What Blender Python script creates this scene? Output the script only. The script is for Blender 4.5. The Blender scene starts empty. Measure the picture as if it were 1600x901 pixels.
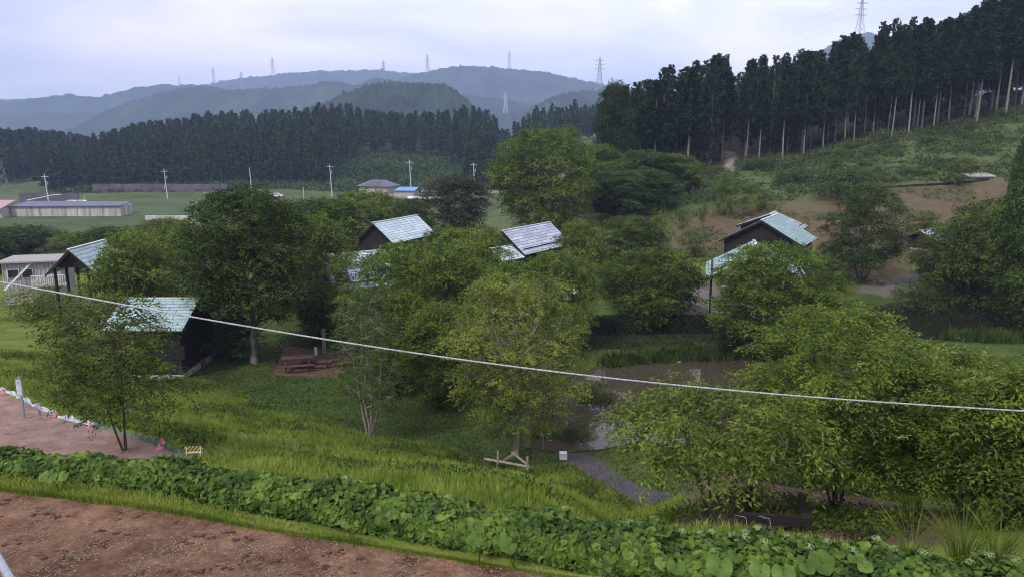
import bpy, math, random
import numpy as np
R = math.radians
sc = bpy.context.scene
# ------------------------------------------------------------------ camera
F = 1160.0; CZ = 14.0; TH = math.atan(235.5 / F)
cam = bpy.data.objects.new('camera', bpy.data.cameras.new('camera'))
sc.collection.objects.link(cam); sc.camera = cam
cam.location = (0, 0, CZ); cam.rotation_euler = (math.pi / 2 - TH, 0, 0)
cam.data.sensor_width = 36; cam.data.lens = 36 * F / 1600
cam.data.clip_end = 20000; cam.data.clip_start = 0.05
# ------------------------------------------------------------------ light
SUN_EL, SUN_AZ = 48, 215          # degrees; azimuth clockwise from +Y
HAZE = 0.00029
wd = bpy.data.worlds.new('World'); sc.world = wd; wd.use_nodes = True
nt = wd.node_tree; N = nt.nodes; L = nt.links
bg = N['Background']; bg.inputs['Strength'].default_value = 0.10
sky = N.new('ShaderNodeTexSky'); sky.sky_type = 'NISHITA'; sky.sun_disc = False
sky.sun_elevation = R(SUN_EL); sky.sun_rotation = R(SUN_AZ)
tc = N.new('ShaderNodeTexCoord'); mp = N.new('ShaderNodeMapping')
mp.inputs['Scale'].default_value = (1.0, 1.0, 3.6); mp.inputs['Rotation'].default_value = (0, R(6), 0)
L.new(tc.outputs['Generated'], mp.inputs[0])
nz = N.new('ShaderNodeTexNoise'); nz.inputs['Scale'].default_value = 2.1; nz.inputs['Detail'].default_value = 5
nz.inputs['Roughness'].default_value = 0.5; nz.inputs['Distortion'].default_value = 0.35
L.new(mp.outputs[0], nz.inputs['Vector'])
rp = N.new('ShaderNodeValToRGB'); cr = rp.color_ramp
cr.elements[0].position = 0.36; cr.elements[0].color = (0.45, 0.49, 0.70, 1)
cr.elements[1].position = 0.64; cr.elements[1].color = (1.02, 0.94, 1.02, 1)
e = cr.elements.new(0.5); e.color = (0.76, 0.75, 0.92, 1)
L.new(nz.outputs['Fac'], rp.inputs[0])
sx = N.new('ShaderNodeSeparateXYZ'); L.new(tc.outputs['Generated'], sx.inputs[0])
grd = N.new('ShaderNodeMapRange'); grd.inputs[1].default_value = -0.75; grd.inputs[2].default_value = 0.35
grd.inputs[3].default_value = 0.72; grd.inputs[4].default_value = 1.0
L.new(sx.outputs[0], grd.inputs[0])
ml = N.new('ShaderNodeVectorMath'); ml.operation = 'SCALE'
L.new(rp.outputs[0], ml.inputs[0]); 
ms = N.new('ShaderNodeMath'); ms.operation = 'MULTIPLY'; ms.inputs[1].default_value = 9.2
L.new(grd.outputs[0], ms.inputs[0]); L.new(ms.outputs[0], ml.inputs['Scale'])
mx = N.new('ShaderNodeMix'); mx.data_type = 'RGBA'; mx.inputs['Factor'].default_value = 0.9
L.new(sky.outputs[0], mx.inputs[6]); L.new(ml.outputs[0], mx.inputs[7]); L.new(mx.outputs[2], bg.inputs['Color'])
sl = bpy.data.lights.new('sun', 'SUN'); sl.energy = 1.5; sl.angle = R(10); sl.color = (1, 0.95, 0.88)
so = bpy.data.objects.new('sun', sl); sc.collection.objects.link(so)
so.rotation_euler = (R(90 - SUN_EL), 0, R(180 - SUN_AZ) + math.pi)
so.rotation_euler = (R(90 - SUN_EL), 0, -R(SUN_AZ) + math.pi)
sc.view_settings.view_transform = 'Standard'; sc.view_settings.look = 'None'
sc.view_settings.exposure = 1.0; sc.view_settings.gamma = 1.0; sc.view_settings.use_curve_mapping = False
cy = sc.cycles; cy.use_denoising = True; cy.filter_width = 1.05; cy.denoising_prefilter = 'FAST'
cy.max_bounces = 5; cy.diffuse_bounces = 3; cy.glossy_bounces = 2; cy.transmission_bounces = 3
cy.volume_bounces = 0; cy.transparent_max_bounces = 6
cy.use_adaptive_sampling = True; cy.adaptive_threshold = 0.02

# ------------------------------------------------------------------ helpers
C = sc.collection
rng = np.random.default_rng(7)
random.seed(3)
def ray(px, py):
    a = (px - 800) / F; b = (450.5 - py) / F
    return np.array([a, math.cos(TH) + b * math.sin(TH), -math.sin(TH) + b * math.cos(TH)])
def at_y(px, py, Y):
    d = ray(px, py); return np.array([0, 0, CZ]) + d * (Y / d[1])
def at_z(px, py, z):
    d = ray(px, py); return np.array([0, 0, CZ]) + d * ((z - CZ) / d[2])

COLS = [
 (-1.3, [(5,9.75),(8.8,9.7),(10.5,9.0),(16,7),(25,6),(42,2.5),(60,.9),(90,-1),(120,-4),(150,-5.5),(250,-6),(300,-6),(400,-4),(480,4),(700,8),(1200,-5)]),
 (-.70, [(5,9.75),(8.8,9.7),(10.2,9.1),(13,7),(16,6.2),(22.6,6.1),(30,4.3),(42,1.8),(55,.9),(80,-1),(110,-4),(150,-5.5),(260,-6),(300,-6),(340,-5.5),(400,-3),(480,4),(700,8),(1200,-5)]),
 (-.52, [(5,9.75),(8.4,9.7),(9.9,9.15),(13,7.4),(15.5,6.4),(19.2,6.1),(24,4.7),(32,2.5),(39,1.0),(55,.8),(80,-1),(110,-4),(150,-5.5),(255,-6),(280,-3),(330,4),(420,12),(700,10),(1200,-5)]),
 (-.35, [(5,9.72),(7.9,9.67),(9.5,9.15),(13,7.9),(18,5.8),(25,3.6),(34,1.0),(40,.7),(60,.6),(90,-1),(120,-3.5),(160,-5.5),(250,-6),(268,-3),(330,6),(420,13),(700,10),(1200,-5)]),
 (-.17, [(5,9.7),(7.5,9.66),(9.2,9.1),(14,7.25),(20,4.6),(26,2.4),(31,.8),(36,.55),(60,.5),(90,-.5),(120,-2.5),(160,-5),(220,-6),(255,-6),(285,-1),(320,6.3),(420,14),(700,11),(1200,-5)]),
 (0,    [(5,9.7),(7.1,9.65),(8.8,9.05),(14,7.1),(20,4.4),(25,1.9),(27.3,.85),(29.5,.6),(34,.5),(60,.6),(75,.8),(100,1.3),(130,.5),(170,-2.5),(230,-5),(265,-5),(300,0),(340,5),(420,9),(700,12),(1200,-5)]),
 (.17,  [(5,9.7),(6.7,9.65),(8.3,9.1),(11,7.55),(16,4.95),(21,2.55),(24.5,.75),(28,.6),(33,.5),(48,.6),(70,1.2),(85,2.7),(100,4.2),(120,6.5),(150,8),(220,10),(300,14),(420,19),(700,20),(1200,-5)]),
 (.35,  [(5,9.7),(6.3,9.65),(8.0,9.2),(11,7.6),(14,6.4),(19,4.6),(23,3),(29,.8),(34,.5),(50,.8),(68,1.2),(80,3.5),(95,6.5),(125,10.2),(140,12),(200,17),(300,22),(420,26),(700,25),(1200,0)]),
 (.52,  [(5,9.7),(6.0,9.65),(7.8,9.2),(12,7),(15,6),(22,3),(30,.6),(50,.4),(62,.5),(69,1),(80,4),(95,8),(115,12),(135,16),(200,22),(300,28),(700,28),(1200,0)]),
 (.70,  [(5,9.7),(5.8,9.65),(7.6,9.2),(12,7.2),(15,6),(22,3),(30,.6),(50,.4),(66,.6),(80,4),(95,8.5),(115,15),(130,19.3),(200,27),(300,33),(700,33),(1200,0)]),
 (1.3,  [(5,9.7),(5.8,9.65),(7.6,9.2),(12,7.2),(15,6),(22,3),(30,.6),(50,.6),(62,2),(80,7),(115,20),(130,24),(200,32),(300,36),(700,36),(1200,0)]),
]
CT = np.array([c[0] for c in COLS])
def smooth_noise(x, y, s, seed=0):
    v = 0
    for k, (a, b, c, d) in enumerate([(1.0,.37,1.3,.9),(-.61,1.1,.2,2.1),(.83,-.9,4.4,.3),(.21,1.7,2.2,1.1)]):
        v = v + np.sin((a*x+b*y)/s + c*(seed+1)) * np.sin((-b*x+a*y)/s*1.13 + d*(seed+2))
    return v / 4
POND = []          # world polygons, filled below
def poly_sd(x, y, P):
    """signed distance, negative inside"""
    x = np.asarray(x, float); y = np.asarray(y, float)
    best = np.full(x.shape, 1e18); ins = np.zeros(x.shape, bool)
    n = len(P)
    for i in range(n):
        ax, ay = P[i][0], P[i][1]; bx, by = P[(i+1) % n][0], P[(i+1) % n][1]
        ex, ey = bx-ax, by-ay; l2 = ex*ex+ey*ey+1e-12
        t = np.clip(((x-ax)*ex+(y-ay)*ey)/l2, 0, 1)
        d = (x-ax-t*ex)**2+(y-ay-t*ey)**2
        best = np.minimum(best, d)
        c = ((ay > y) != (by > y)) & (x < (bx-ax)*(y-ay)/(by-ay+1e-15)+ax)
        ins ^= c
    return np.where(ins, -1, 1)*np.sqrt(best)
def hf(x, y):
    x = np.asarray(x, float); y = np.asarray(y, float)
    t = np.clip(x/np.maximum(y, 5), -1.3, 1.3)
    prof = np.stack([np.interp(y, [p[0] for p in c[1]], [p[1] for p in c[1]]) for c in COLS])
    i = np.clip(np.searchsorted(CT, t, side='right')-1, 0, len(CT)-2)
    f = (t-CT[i])/(CT[i+1]-CT[i]); f = f*f*(3-2*f)*.5+f*.5
    idx = np.indices(t.shape)
    a = np.take_along_axis(prof, i[None], 0)[0]; b = np.take_along_axis(prof, (i+1)[None], 0)[0]
    z = a+(b-a)*f
    amp = np.interp(y, [0, 9, 14, 30, 60, 150, 400], [0, .0, .12, .06, .05, .4, 1.5])
    z = z + amp*smooth_noise(x, y, np.interp(y, [0, 40, 100, 400], [1.7, 3, 8, 25]))
    for P in POND:
        sd = poly_sd(x, y, P)
        z = np.where(sd < 1.6, np.minimum(z, -0.45+np.clip((sd+.8)/1.6, 0, 1.5)*.75), z)
    return z
def hz(x, y): return float(hf(np.array([x]), np.array([y]))[0])
def G(px, py, y0=5, y1=900):
    """where the ray through a pixel meets the ground"""
    d = ray(px, py); ys = np.geomspace(y0, y1, 900); X = d[0]/d[1]*ys; Z = CZ+d[2]/d[1]*ys
    h = hf(X, ys); w = np.where(Z < h)[0]
    k = w[0] if len(w) else len(ys)-1
    return np.array([X[k], ys[k], h[k]])
def GY(px, Y):
    """ground point seen in pixel column px at distance Y"""
    x = (px-800)/F*Y
    for _ in range(4):
        z = hz(x, Y); x = (px-800)/F*(Y*math.cos(TH)+(CZ-z)*math.sin(TH))
    return np.array([x, Y, hz(x, Y)])
def pz(px, py, Y): return at_y(px, py, Y)[2]
POND_A = [at_z(*p, 0)[:2] for p in [(835,700),(835,655),(850,615),(900,585),(935,572),(1010,566),(1100,562),(1190,556),(1300,558),(1420,560),(1470,600),(1400,640),(1250,680),(1100,700),(985,690),(925,702),(880,706)]]
POND_B = [at_z(*p, 0)[:2] for p in [(1340,520),(1370,478),(1440,466),(1540,470),(1680,490),(1760,520),(1650,540),(1500,536)]]
POND = [POND_A, POND_B]

# ---- materials
MATS = {}
def newmat(name):
    m = bpy.data.materials.new(name); m.use_nodes = True; MATS[name] = m
    return m, m.node_tree.nodes, m.node_tree.links, m.node_tree.nodes['Principled BSDF']
def col4(c): return (c[0], c[1], c[2], 1)
def flat(name, c, c2=None, rough=.7, scale=3, metal=0, spec=.3, bump=0, stretch=(1,1,1)):
    m, n, l, b = newmat(name)
    b.inputs['Roughness'].default_value = rough; b.inputs['Metallic'].default_value = metal
    b.inputs['Specular IOR Level'].default_value = spec
    if c2 is None: c2 = tuple(v*.7 for v in c)
    tcd = n.new('ShaderNodeTexCoord'); mpg = n.new('ShaderNodeMapping'); mpg.inputs['Scale'].default_value = stretch
    l.new(tcd.outputs['Object'], mpg.inputs[0])
    t = n.new('ShaderNodeTexNoise'); t.inputs['Scale'].default_value = scale; t.inputs['Detail'].default_value = 5
    t.inputs['Roughness'].default_value = .65
    l.new(mpg.outputs[0], t.inputs['Vector'])
    r = n.new('ShaderNodeValToRGB'); r.color_ramp.elements[0].position = .35; r.color_ramp.elements[1].position = .65
    r.color_ramp.elements[0].color = col4(c2); r.color_ramp.elements[1].color = col4(c)
    l.new(t.outputs['Fac'], r.inputs[0]); l.new(r.outputs[0], b.inputs['Base Color'])
    if bump:
        bp = n.new('ShaderNodeBump'); bp.inputs['Strength'].default_value = bump; bp.inputs['Distance'].default_value = .03
        l.new(t.outputs['Fac'], bp.inputs['Height']); l.new(bp.outputs[0], b.inputs['Normal'])
    return m
def leafmat(name, dark, mid, light, trans=.3, clump=1.2, rough=.5):
    m, n, l, b = newmat(name)
    at = n.new('ShaderNodeAttribute'); at.attribute_name = 'rnd'
    tcd = n.new('ShaderNodeTexCoord'); t = n.new('ShaderNodeTexNoise'); t.inputs['Scale'].default_value = clump
    t.inputs['Detail'].default_value = 2
    l.new(tcd.outputs['Object'], t.inputs['Vector'])
    oi = n.new('ShaderNodeObjectInfo')
    a = n.new('ShaderNodeMath'); a.operation = 'MULTIPLY_ADD'; a.inputs[1].default_value = .55; 
    l.new(at.outputs['Fac'], a.inputs[0])
    mr = n.new('ShaderNodeMapRange'); mr.inputs[1].default_value = .3; mr.inputs[2].default_value = .7; mr.inputs[3].default_value = -.12; mr.inputs[4].default_value = .42
    l.new(t.outputs['Fac'], mr.inputs[0])
    a2 = n.new('ShaderNodeMath'); a2.operation = 'MULTIPLY_ADD'; a2.inputs[1].default_value = .16
    l.new(oi.outputs['Random'], a2.inputs[0]); l.new(mr.outputs[0], a2.inputs[2]); l.new(a2.outputs[0], a.inputs[2])
    r = n.new('ShaderNodeValToRGB'); cr = r.color_ramp
    cr.elements[0].position = .08; cr.elements[0].color = col4(dark); cr.elements[1].position = .95; cr.elements[1].color = col4(light)
    e = cr.elements.new(.5); e.color = col4(mid)
    l.new(a.outputs[0], r.inputs[0]); l.new(r.outputs[0], b.inputs['Base Color'])
    b.inputs['Roughness'].default_value = rough+.08; b.inputs['Specular IOR Level'].default_value = .13
    tr = n.new('ShaderNodeBsdfTranslucent'); l.new(r.outputs[0], tr.inputs[0])
    mxs = n.new('ShaderNodeMixShader'); mxs.inputs[0].default_value = trans
    l.new(b.outputs[0], mxs.inputs[1]); l.new(tr.outputs[0], mxs.inputs[2])
    l.new(mxs.outputs[0], n['Material Output'].inputs[0])
    return m

def mesh_obj(name, v, f, mat=None, parent=None, rnd=None, smooth=False, loc=None):
    """v (n,3) array; f (m,k) array or list of lists"""
    me = bpy.data.meshes.new(name)
    v = np.asarray(v, np.float32)
    if isinstance(f, np.ndarray):
        k = f.shape[1]; m_ = len(f)
        me.vertices.add(len(v)); me.vertices.foreach_set('co', v.ravel())
        me.loops.add(m_*k); me.loops.foreach_set('vertex_index', f.astype(np.int32).ravel())
        me.polygons.add(m_); me.polygons.foreach_set('loop_start', np.arange(0, m_*k, k, dtype=np.int32))
        me.polygons.foreach_set('loop_total', np.full(m_, k, np.int32))
        me.update(calc_edges=True)
    else:
        me.from_pydata([tuple(map(float, p)) for p in v], [], [list(map(int, q)) for q in f]); me.update()
    if rnd is not None:
        a = me.attributes.new('rnd', 'FLOAT', 'FACE'); a.data.foreach_set('value', np.asarray(rnd, np.float32))
    if smooth: me.polygons.foreach_set('use_smooth', np.ones(len(me.polygons), bool))
    if mat is not None: me.materials.append(mat)
    o = bpy.data.objects.new(name, me); C.objects.link(o)
    if parent is not None: o.parent = parent
    if loc is not None: o.location = loc
    return o
def tag(o, label=None, cat=None, group=None, kind=None):
    if label: o['label'] = label
    if cat: o['category'] = cat
    if group: o['group'] = group
    if kind: o['kind'] = kind
    return o
def empty(name, loc, rz=0, label=None, cat=None, group=None, scale=None):
    o = bpy.data.objects.new(name, None); C.objects.link(o); o.location = tuple(map(float, loc)); o.rotation_euler = (0, 0, rz)
    o.empty_display_size = .2
    if scale is not None: o.scale = scale
    return tag(o, label, cat, group)

class MB:
    def __init__(s): s.v = []; s.f = []
    def quad(s, pts):
        b = len(s.v); s.v += [tuple(p) for p in pts]; s.f.append(list(range(b, b+len(pts))))
    def box(s, x0, x1, y0, y1, z0, z1):
        b = len(s.v)
        s.v += [(x0,y0,z0),(x1,y0,z0),(x1,y1,z0),(x0,y1,z0),(x0,y0,z1),(x1,y0,z1),(x1,y1,z1),(x0,y1,z1)]
        s.f += [[b+i for i in q] for q in [(0,3,2,1),(4,5,6,7),(0,1,5,4),(1,2,6,5),(2,3,7,6),(3,0,4,7)]]
        return s
    def slab(s, quad, th):
        """quad of 4 points thickened downward along its normal"""
        q = [np.array(p, float) for p in quad]; n = np.cross(q[1]-q[0], q[3]-q[0]); n /= np.linalg.norm(n)
        if n[2] < 0: n = -n
        lo = [p-n*th for p in q]; b = len(s.v)
        s.v += [tuple(p) for p in q+lo]
        s.f += [[b+i for i in k] for k in [(0,1,2,3),(7,6,5,4),(0,4,5,1),(1,5,6,2),(2,6,7,3),(3,7,4,0)]]
        return s
    def prism(s, poly, d0, d1, axis='y'):
        """poly in (x,z) extruded along y"""
        b = len(s.v); n = len(poly)
        for d in (d0, d1):
            for (a, c) in poly: s.v.append((a, d, c) if axis == 'y' else (d, a, c))
        s.f += [[b+i for i in range(n)], [b+n+i for i in reversed(range(n))]]
        for i in range(n):
            j = (i+1) % n; s.f.append([b+i, b+n+i, b+n+j, b+j])
        return s
    def tube(s, p0, p1, r0, r1=None, n=6):
        v, f = tubes([(np.array([p0, p1], float), np.array([r0, r0 if r1 is None else r1]))], n)
        b = len(s.v); s.v += [tuple(p) for p in v]; s.f += [[b+i for i in q] for q in f.tolist()]
        s.f += [[b+i for i in range(n)][::-1], [b+n+i for i in range(n)]]
        return s
    def build(s, name, mat, parent=None, loc=None): return mesh_obj(name, np.array(s.v), s.f, mat, parent, loc=loc)
def tubes(polys, n=5):
    """list of (points (k,3), radii (k,)) -> verts, quads"""
    V = []; Q = []; base = 0
    ang = np.linspace(0, 2*math.pi, n, endpoint=False)
    ca, sa = np.cos(ang), np.sin(ang)
    for P, r in polys:
        k = len(P); T = np.gradient(P, axis=0); T /= np.linalg.norm(T, axis=1)[:, None]+1e-9
        ref = np.array([1.0, 0, 0]) if abs(T[0][2]) > .8 else np.array([0, 0, 1.0])
        A = np.cross(T, ref); A /= np.linalg.norm(A, axis=1)[:, None]+1e-9; B = np.cross(T, A)
        ring = P[:, None, :]+r[:, None, None]*(A[:, None, :]*ca[None, :, None]+B[:, None, :]*sa[None, :, None])
        V.append(ring.reshape(-1, 3))
        i = np.arange(k-1)[:, None]*n+np.arange(n)[None]; j = np.arange(k-1)[:, None]*n+(np.arange(n)[None]+1) % n
        Q.append((np.stack([i, j, j+n, i+n], -1)+base).reshape(-1, 4)); base += k*n
    return np.concatenate(V), np.concatenate(Q)
def unit(a): return a/(np.linalg.norm(a, axis=-1, keepdims=True)+1e-9)
def leaves(P, A, Nn, Ln, Wd, seg=1):
    """rhombic leaves: base P, axis A, normal Nn, length, width -> verts, faces"""
    S = unit(np.cross(A, Nn)); n = len(P); Ln = Ln[:, None]; Wd = Wd[:, None]
    if seg == 1:
        mid = P+A*Ln*.45
        V = np.stack([P, mid+S*Wd*.5, P+A*Ln-Nn*Ln*.12, mid-S*Wd*.5], 1).reshape(-1, 3)
        return V, np.arange(n*4).reshape(-1, 4)
    up = unit(np.cross(S, A))                        # folded about the midrib, rounded outline, tip drooping
    m1 = P+A*Ln*.3; m2 = P+A*Ln*.7-Nn*Ln*.05
    V = np.stack([P, m1+S*Wd*.5+Nn*Wd*.12, m2+S*Wd*.38+Nn*Wd*.06, P+A*Ln-Nn*Ln*.2, m2-S*Wd*.38+Nn*Wd*.06, m1-S*Wd*.5+Nn*Wd*.12, m1-Nn*Wd*.02, m2-Nn*Wd*.02], 1).reshape(-1, 3)
    b = (np.arange(n)*8)[:, None]
    Q = np.concatenate([b+np.array([[0, 1, 6, 5]]) , b+np.array([[6, 1, 2, 7]]), b+np.array([[5, 6, 7, 4]]), b+np.array([[4, 7, 2, 3]])], 1).reshape(-1, 4)
    return V, Q
def scatter_dir(n, r): 
    a = r.normal(size=(n, 3)); return unit(a)

# ------------------------------------------------------------------ terrain
def W(pts, z): return [at_z(a, b, z)[:2] for a, b in pts]
def WG(pts): return [G(a, b)[:2] for a, b in pts]
dirt_P = W([(-400,725),(-200,742),(0,766),(200,790),(400,822),(600,850),(800,882),(1000,908),(1300,940),(1700,975),(2300,1020)], 9.7)+[np.array([40,-40]), np.array([-40,-40])]
bench_P = W([(-300,560),(-100,592),(0,612),(60,628),(130,652),(200,680),(260,700),(292,713),(250,760),(100,780),(-150,780),(-400,700)], 6.15)
lawn_P = W([(225,588),(330,610),(400,638),(480,668),(560,693),(700,714),(745,736),(800,742),(850,738),(890,730),(930,750),(1000,792),(1100,810),(1600,720),(1900,520),(1650,450),(1000,440),(700,440),(400,470),(200,530),(60,560)], .6)
brown_P = WG([(1030,400),(1035,345),(1070,330),(1130,325),(1250,315),(1300,300),(1390,292),(1550,280),(1600,300),(1600,350),(1500,370),(1450,430),(1320,440),(1250,425),(1150,405)])
picnic_P = W([(420,590),(530,590),(560,548),(440,540)], .6)
rdirt_P = WG([(1040,830),(1075,750),(1130,735),(1260,740),(1470,800),(1480,850),(1300,850)])
field_P = WG([(-200,385),(60,372),(200,362),(330,348),(560,335),(790,318),(760,300),(560,310),(300,318),(190,322),(0,338),(-200,345)])
pale_P = WG([(1131,238),(1149,238),(1150,270),(1130,270)])
path_P = W([(868,706),(900,702),(936,714),(962,736),(1002,764),(1060,796),(1120,826),(1030,812),(985,782),(930,750),(893,724)], .6)
pav_P = W([(1075,455),(1115,440),(1130,470),(1120,500),(1180,503),(1180,512),(1050,508),(1060,480)], .8)
road_P = W([(1335,452),(1352,440),(1400,434),(1450,426),(1490,424),(1500,430),(1440,442),(1390,452)], 1.0)
def terrain():
    ph = np.concatenate([np.linspace(-56, 56, 430), np.linspace(58, 302, 62)])*math.pi/180
    rr = np.concatenate([[0.3, 1.5, 3], np.geomspace(4.5, 60, 220), np.geomspace(61, 420, 120), np.geomspace(440, 3700, 34)])
    A, Rr = np.meshgrid(ph, rr); X = (np.sin(A)*Rr).ravel(); Y = (np.cos(A)*Rr).ravel()
    back = Y < 4
    Z = hf(X, Y)
    Z = np.where(back & (Rr.ravel() > 12), 9.7, Z)
    near = (Rr.ravel() < 12)
    Z = Z+near*.02*smooth_noise(X, Y, .25, 3)+near*.012*smooth_noise(X, Y, .11, 5)
    na, nr = len(ph), len(rr)
    i = (np.arange(nr-1)[:, None]*na+np.arange(na)[None]); j = (np.arange(nr-1)[:, None]*na+(np.arange(na)[None]+1) % na)
    Q = np.stack([i, j, j+na, i+na], -1).reshape(-1, 4)[:, ::-1]
    o = mesh_obj('ground', np.stack([X, Y, Z], 1), Q.copy(), None, smooth=True)
    for nm, P in [('dirt', dirt_P), ('bench', bench_P), ('lawn', lawn_P), ('brown', brown_P), ('picnic', picnic_P), ('rdirt', rdirt_P), ('field', field_P), ('pale', pale_P), ('path', path_P), ('pav', pav_P), ('road', road_P)]:
        a = o.data.attributes.new('sd_'+nm, 'FLOAT', 'POINT'); a.data.foreach_set('value', poly_sd(X, Y, P).astype(np.float32))
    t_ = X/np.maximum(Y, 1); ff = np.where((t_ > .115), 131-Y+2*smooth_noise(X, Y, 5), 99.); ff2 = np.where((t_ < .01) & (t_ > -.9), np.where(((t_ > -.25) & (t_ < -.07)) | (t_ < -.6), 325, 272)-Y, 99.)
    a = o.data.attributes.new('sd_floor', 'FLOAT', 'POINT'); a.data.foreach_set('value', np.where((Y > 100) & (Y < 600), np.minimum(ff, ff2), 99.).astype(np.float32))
    a = o.data.attributes.new('sd_far', 'FLOAT', 'POINT'); a.data.foreach_set('value', np.where(t_ < .2, 100-Y, 76-Y).astype(np.float32))
    sd = np.minimum(poly_sd(X, Y, POND_A), poly_sd(X, Y, POND_B))
    a = o.data.attributes.new('sd_pond', 'FLOAT', 'POINT'); a.data.foreach_set('value', sd.astype(np.float32))
    tag(o, kind='structure'); return o
ground = terrain()
m, n, l, b = newmat('ground'); ground.data.materials.append(m)
b.inputs['Roughness'].default_value = .9; b.inputs['Specular IOR Level'].default_value = .15
geo = n.new('ShaderNodeNewGeometry')
def noise(scale, detail=5, rough=.6, vec=None):
    t = n.new('ShaderNodeTexNoise'); t.inputs['Scale'].default_value = scale; t.inputs['Detail'].default_value = detail
    t.inputs['Roughness'].default_value = rough; l.new(vec or geo.outputs['Position'], t.inputs['Vector']); return t.outputs['Fac']
def ramp(fac, stops):
    r = n.new('ShaderNodeValToRGB'); c = r.color_ramp
    c.elements[0].position = stops[0][0]; c.elements[0].color = col4(stops[0][1])
    c.elements[1].position = stops[-1][0]; c.elements[1].color = col4(stops[-1][1])
    for p, q in stops[1:-1]: e = c.elements.new(p); e.color = col4(q)
    l.new(fac, r.inputs[0]); return r.outputs[0]
def sdmask(nm, nsc, amp, soft):
    at = n.new('ShaderNodeAttribute'); at.attribute_name = 'sd_'+nm
    ma = n.new('ShaderNodeMath'); ma.operation = 'MULTIPLY_ADD'; ma.inputs[1].default_value = amp*4
    l.new(noise(nsc, 4, .7), ma.inputs[0]); l.new(at.outputs['Fac'], ma.inputs[2])
    mr = n.new('ShaderNodeMapRange'); mr.inputs[1].default_value = amp*2+soft; mr.inputs[2].default_value = amp*2-soft
    mr.inputs[3].default_value = 0; mr.inputs[4].default_value = 1
    l.new(ma.outputs[0], mr.inputs[0]); return mr.outputs[0]
def mixc(f, a, bb):
    x = n.new('ShaderNodeMix'); x.data_type = 'RGBA'; l.new(f, x.inputs['Factor']); l.new(a, x.inputs[6]); l.new(bb, x.inputs[7]); return x.outputs[2]
def mulc(a, k):
    x = n.new('ShaderNodeMath'); x.operation = 'MULTIPLY'; l.new(a, x.inputs[0])
    if isinstance(k, (int, float)): x.inputs[1].default_value = k
    else: l.new(k, x.inputs[1])
    return x.outputs[0]
weeds = ramp(noise(.55, 6, .7), [(.3, (.06,.09,.016)), (.46, (.10,.145,.02)), (.58, (.14,.17,.028)), (.68, (.15,.13,.05)), (.8, (.14,.095,.055))])
lawnc = ramp(noise(.5, 6, .7), [(.3, (.03,.05,.010)), (.5, (.05,.078,.014)), (.7, (.08,.10,.022))])
c0 = mixc(sdmask('lawn', .8, .8, .35), weeds, lawnc)
farc = ramp(noise(.06, 6, .65), [(.35, (.045,.068,.022)), (.5, (.075,.10,.034)), (.68, (.10,.105,.05))])
c0 = mixc(sdmask('far', .08, 3, 3), c0, farc)
brownc = ramp(noise(1.1, 8, .8), [(.36, (.045,.06,.02)), (.46, (.085,.062,.036)), (.57, (.135,.075,.05)), (.75, (.20,.125,.088))])
c0 = mixc(mulc(sdmask('brown', .12, 4, 2.5), .82), c0, brownc)
fieldc = ramp(noise(.08, 5, .6), [(.35, (.040,.068,.022)), (.6, (.07,.10,.034))])
c0 = mixc(sdmask('field', .1, 1.5, .8), c0, fieldc)
mud = ramp(noise(2, 6, .7), [(.35, (.05,.038,.024)), (.65, (.10,.075,.045))])
c0 = mixc(sdmask('pond', .6, .45, .3), c0, mud)
redb = ramp(noise(3, 6, .7), [(.35, (.075,.045,.032)), (.65, (.14,.088,.06))])
c0 = mixc(sdmask('picnic', .8, .4, .3), c0, redb)
c0 = mixc(sdmask('rdirt', .8, .5, .4), c0, redb)
dirtc = ramp(noise(3.2, 9, .78), [(.34, (.035,.018,.011)), (.42, (.12,.066,.040)), (.55, (.19,.112,.072)), (.66, (.25,.16,.11)), (.78, (.40,.29,.22))])
dirt2 = ramp(noise(.55, 4, .6), [(.34, (.50,.44,.40)), (.48, (.85,.82,.80)), (.62, (1.08,1.04,1.0))])
dm = n.new('ShaderNodeMix'); dm.data_type = 'RGBA'; dm.blend_type = 'MULTIPLY'; dm.inputs['Factor'].default_value = 1
l.new(dirtc, dm.inputs[6]); l.new(dirt2, dm.inputs[7]); dirtf = dm.outputs[2]
c0 = mixc(sdmask('dirt', 3.5, .10, .06), c0, dirtf)
benchc = ramp(noise(2.2, 8, .7), [(.3, (.14,.09,.07)), (.5, (.23,.15,.125)), (.7, (.30,.21,.175))])
c0 = mixc(sdmask('bench', 1.5, .2, .12), c0, benchc)
pathc = ramp(noise(7, 7, .8), [(.3, (.035,.03,.033)), (.5, (.065,.057,.062)), (.7, (.12,.108,.112))])
c0 = mixc(sdmask('path', 1.2, .18, .12), c0, pathc)
gravel = ramp(noise(5, 7, .8), [(.3, (.08,.07,.06)), (.5, (.13,.115,.10)), (.7, (.19,.17,.15))])
c0 = mixc(sdmask('pav', 1.0, .2, .2), c0, gravel)
c0 = mixc(sdmask('road', .6, .3, .3), c0, gravel)
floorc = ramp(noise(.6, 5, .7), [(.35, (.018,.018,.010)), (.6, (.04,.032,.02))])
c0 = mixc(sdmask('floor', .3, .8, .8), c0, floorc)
palec = ramp(noise(.5, 4, .7), [(.35, (.16,.14,.11)), (.6, (.32,.29,.25))])
c0 = mixc(sdmask('pale', .3, .8, .6), c0, palec)
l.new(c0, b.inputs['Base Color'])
bp = n.new('ShaderNodeBump'); bp.inputs['Strength'].default_value = .9; bp.inputs['Distance'].default_value = .045
l.new(noise(9, 9, .75), bp.inputs['Height']); 
bp2 = n.new('ShaderNodeBump'); bp2.inputs['Strength'].default_value = .6; bp2.inputs['Distance'].default_value = .25
l.new(noise(1.4, 5, .7), bp2.inputs['Height']); l.new(bp.outputs[0], bp2.inputs['Normal']); l.new(bp2.outputs[0], b.inputs['Normal'])

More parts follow.
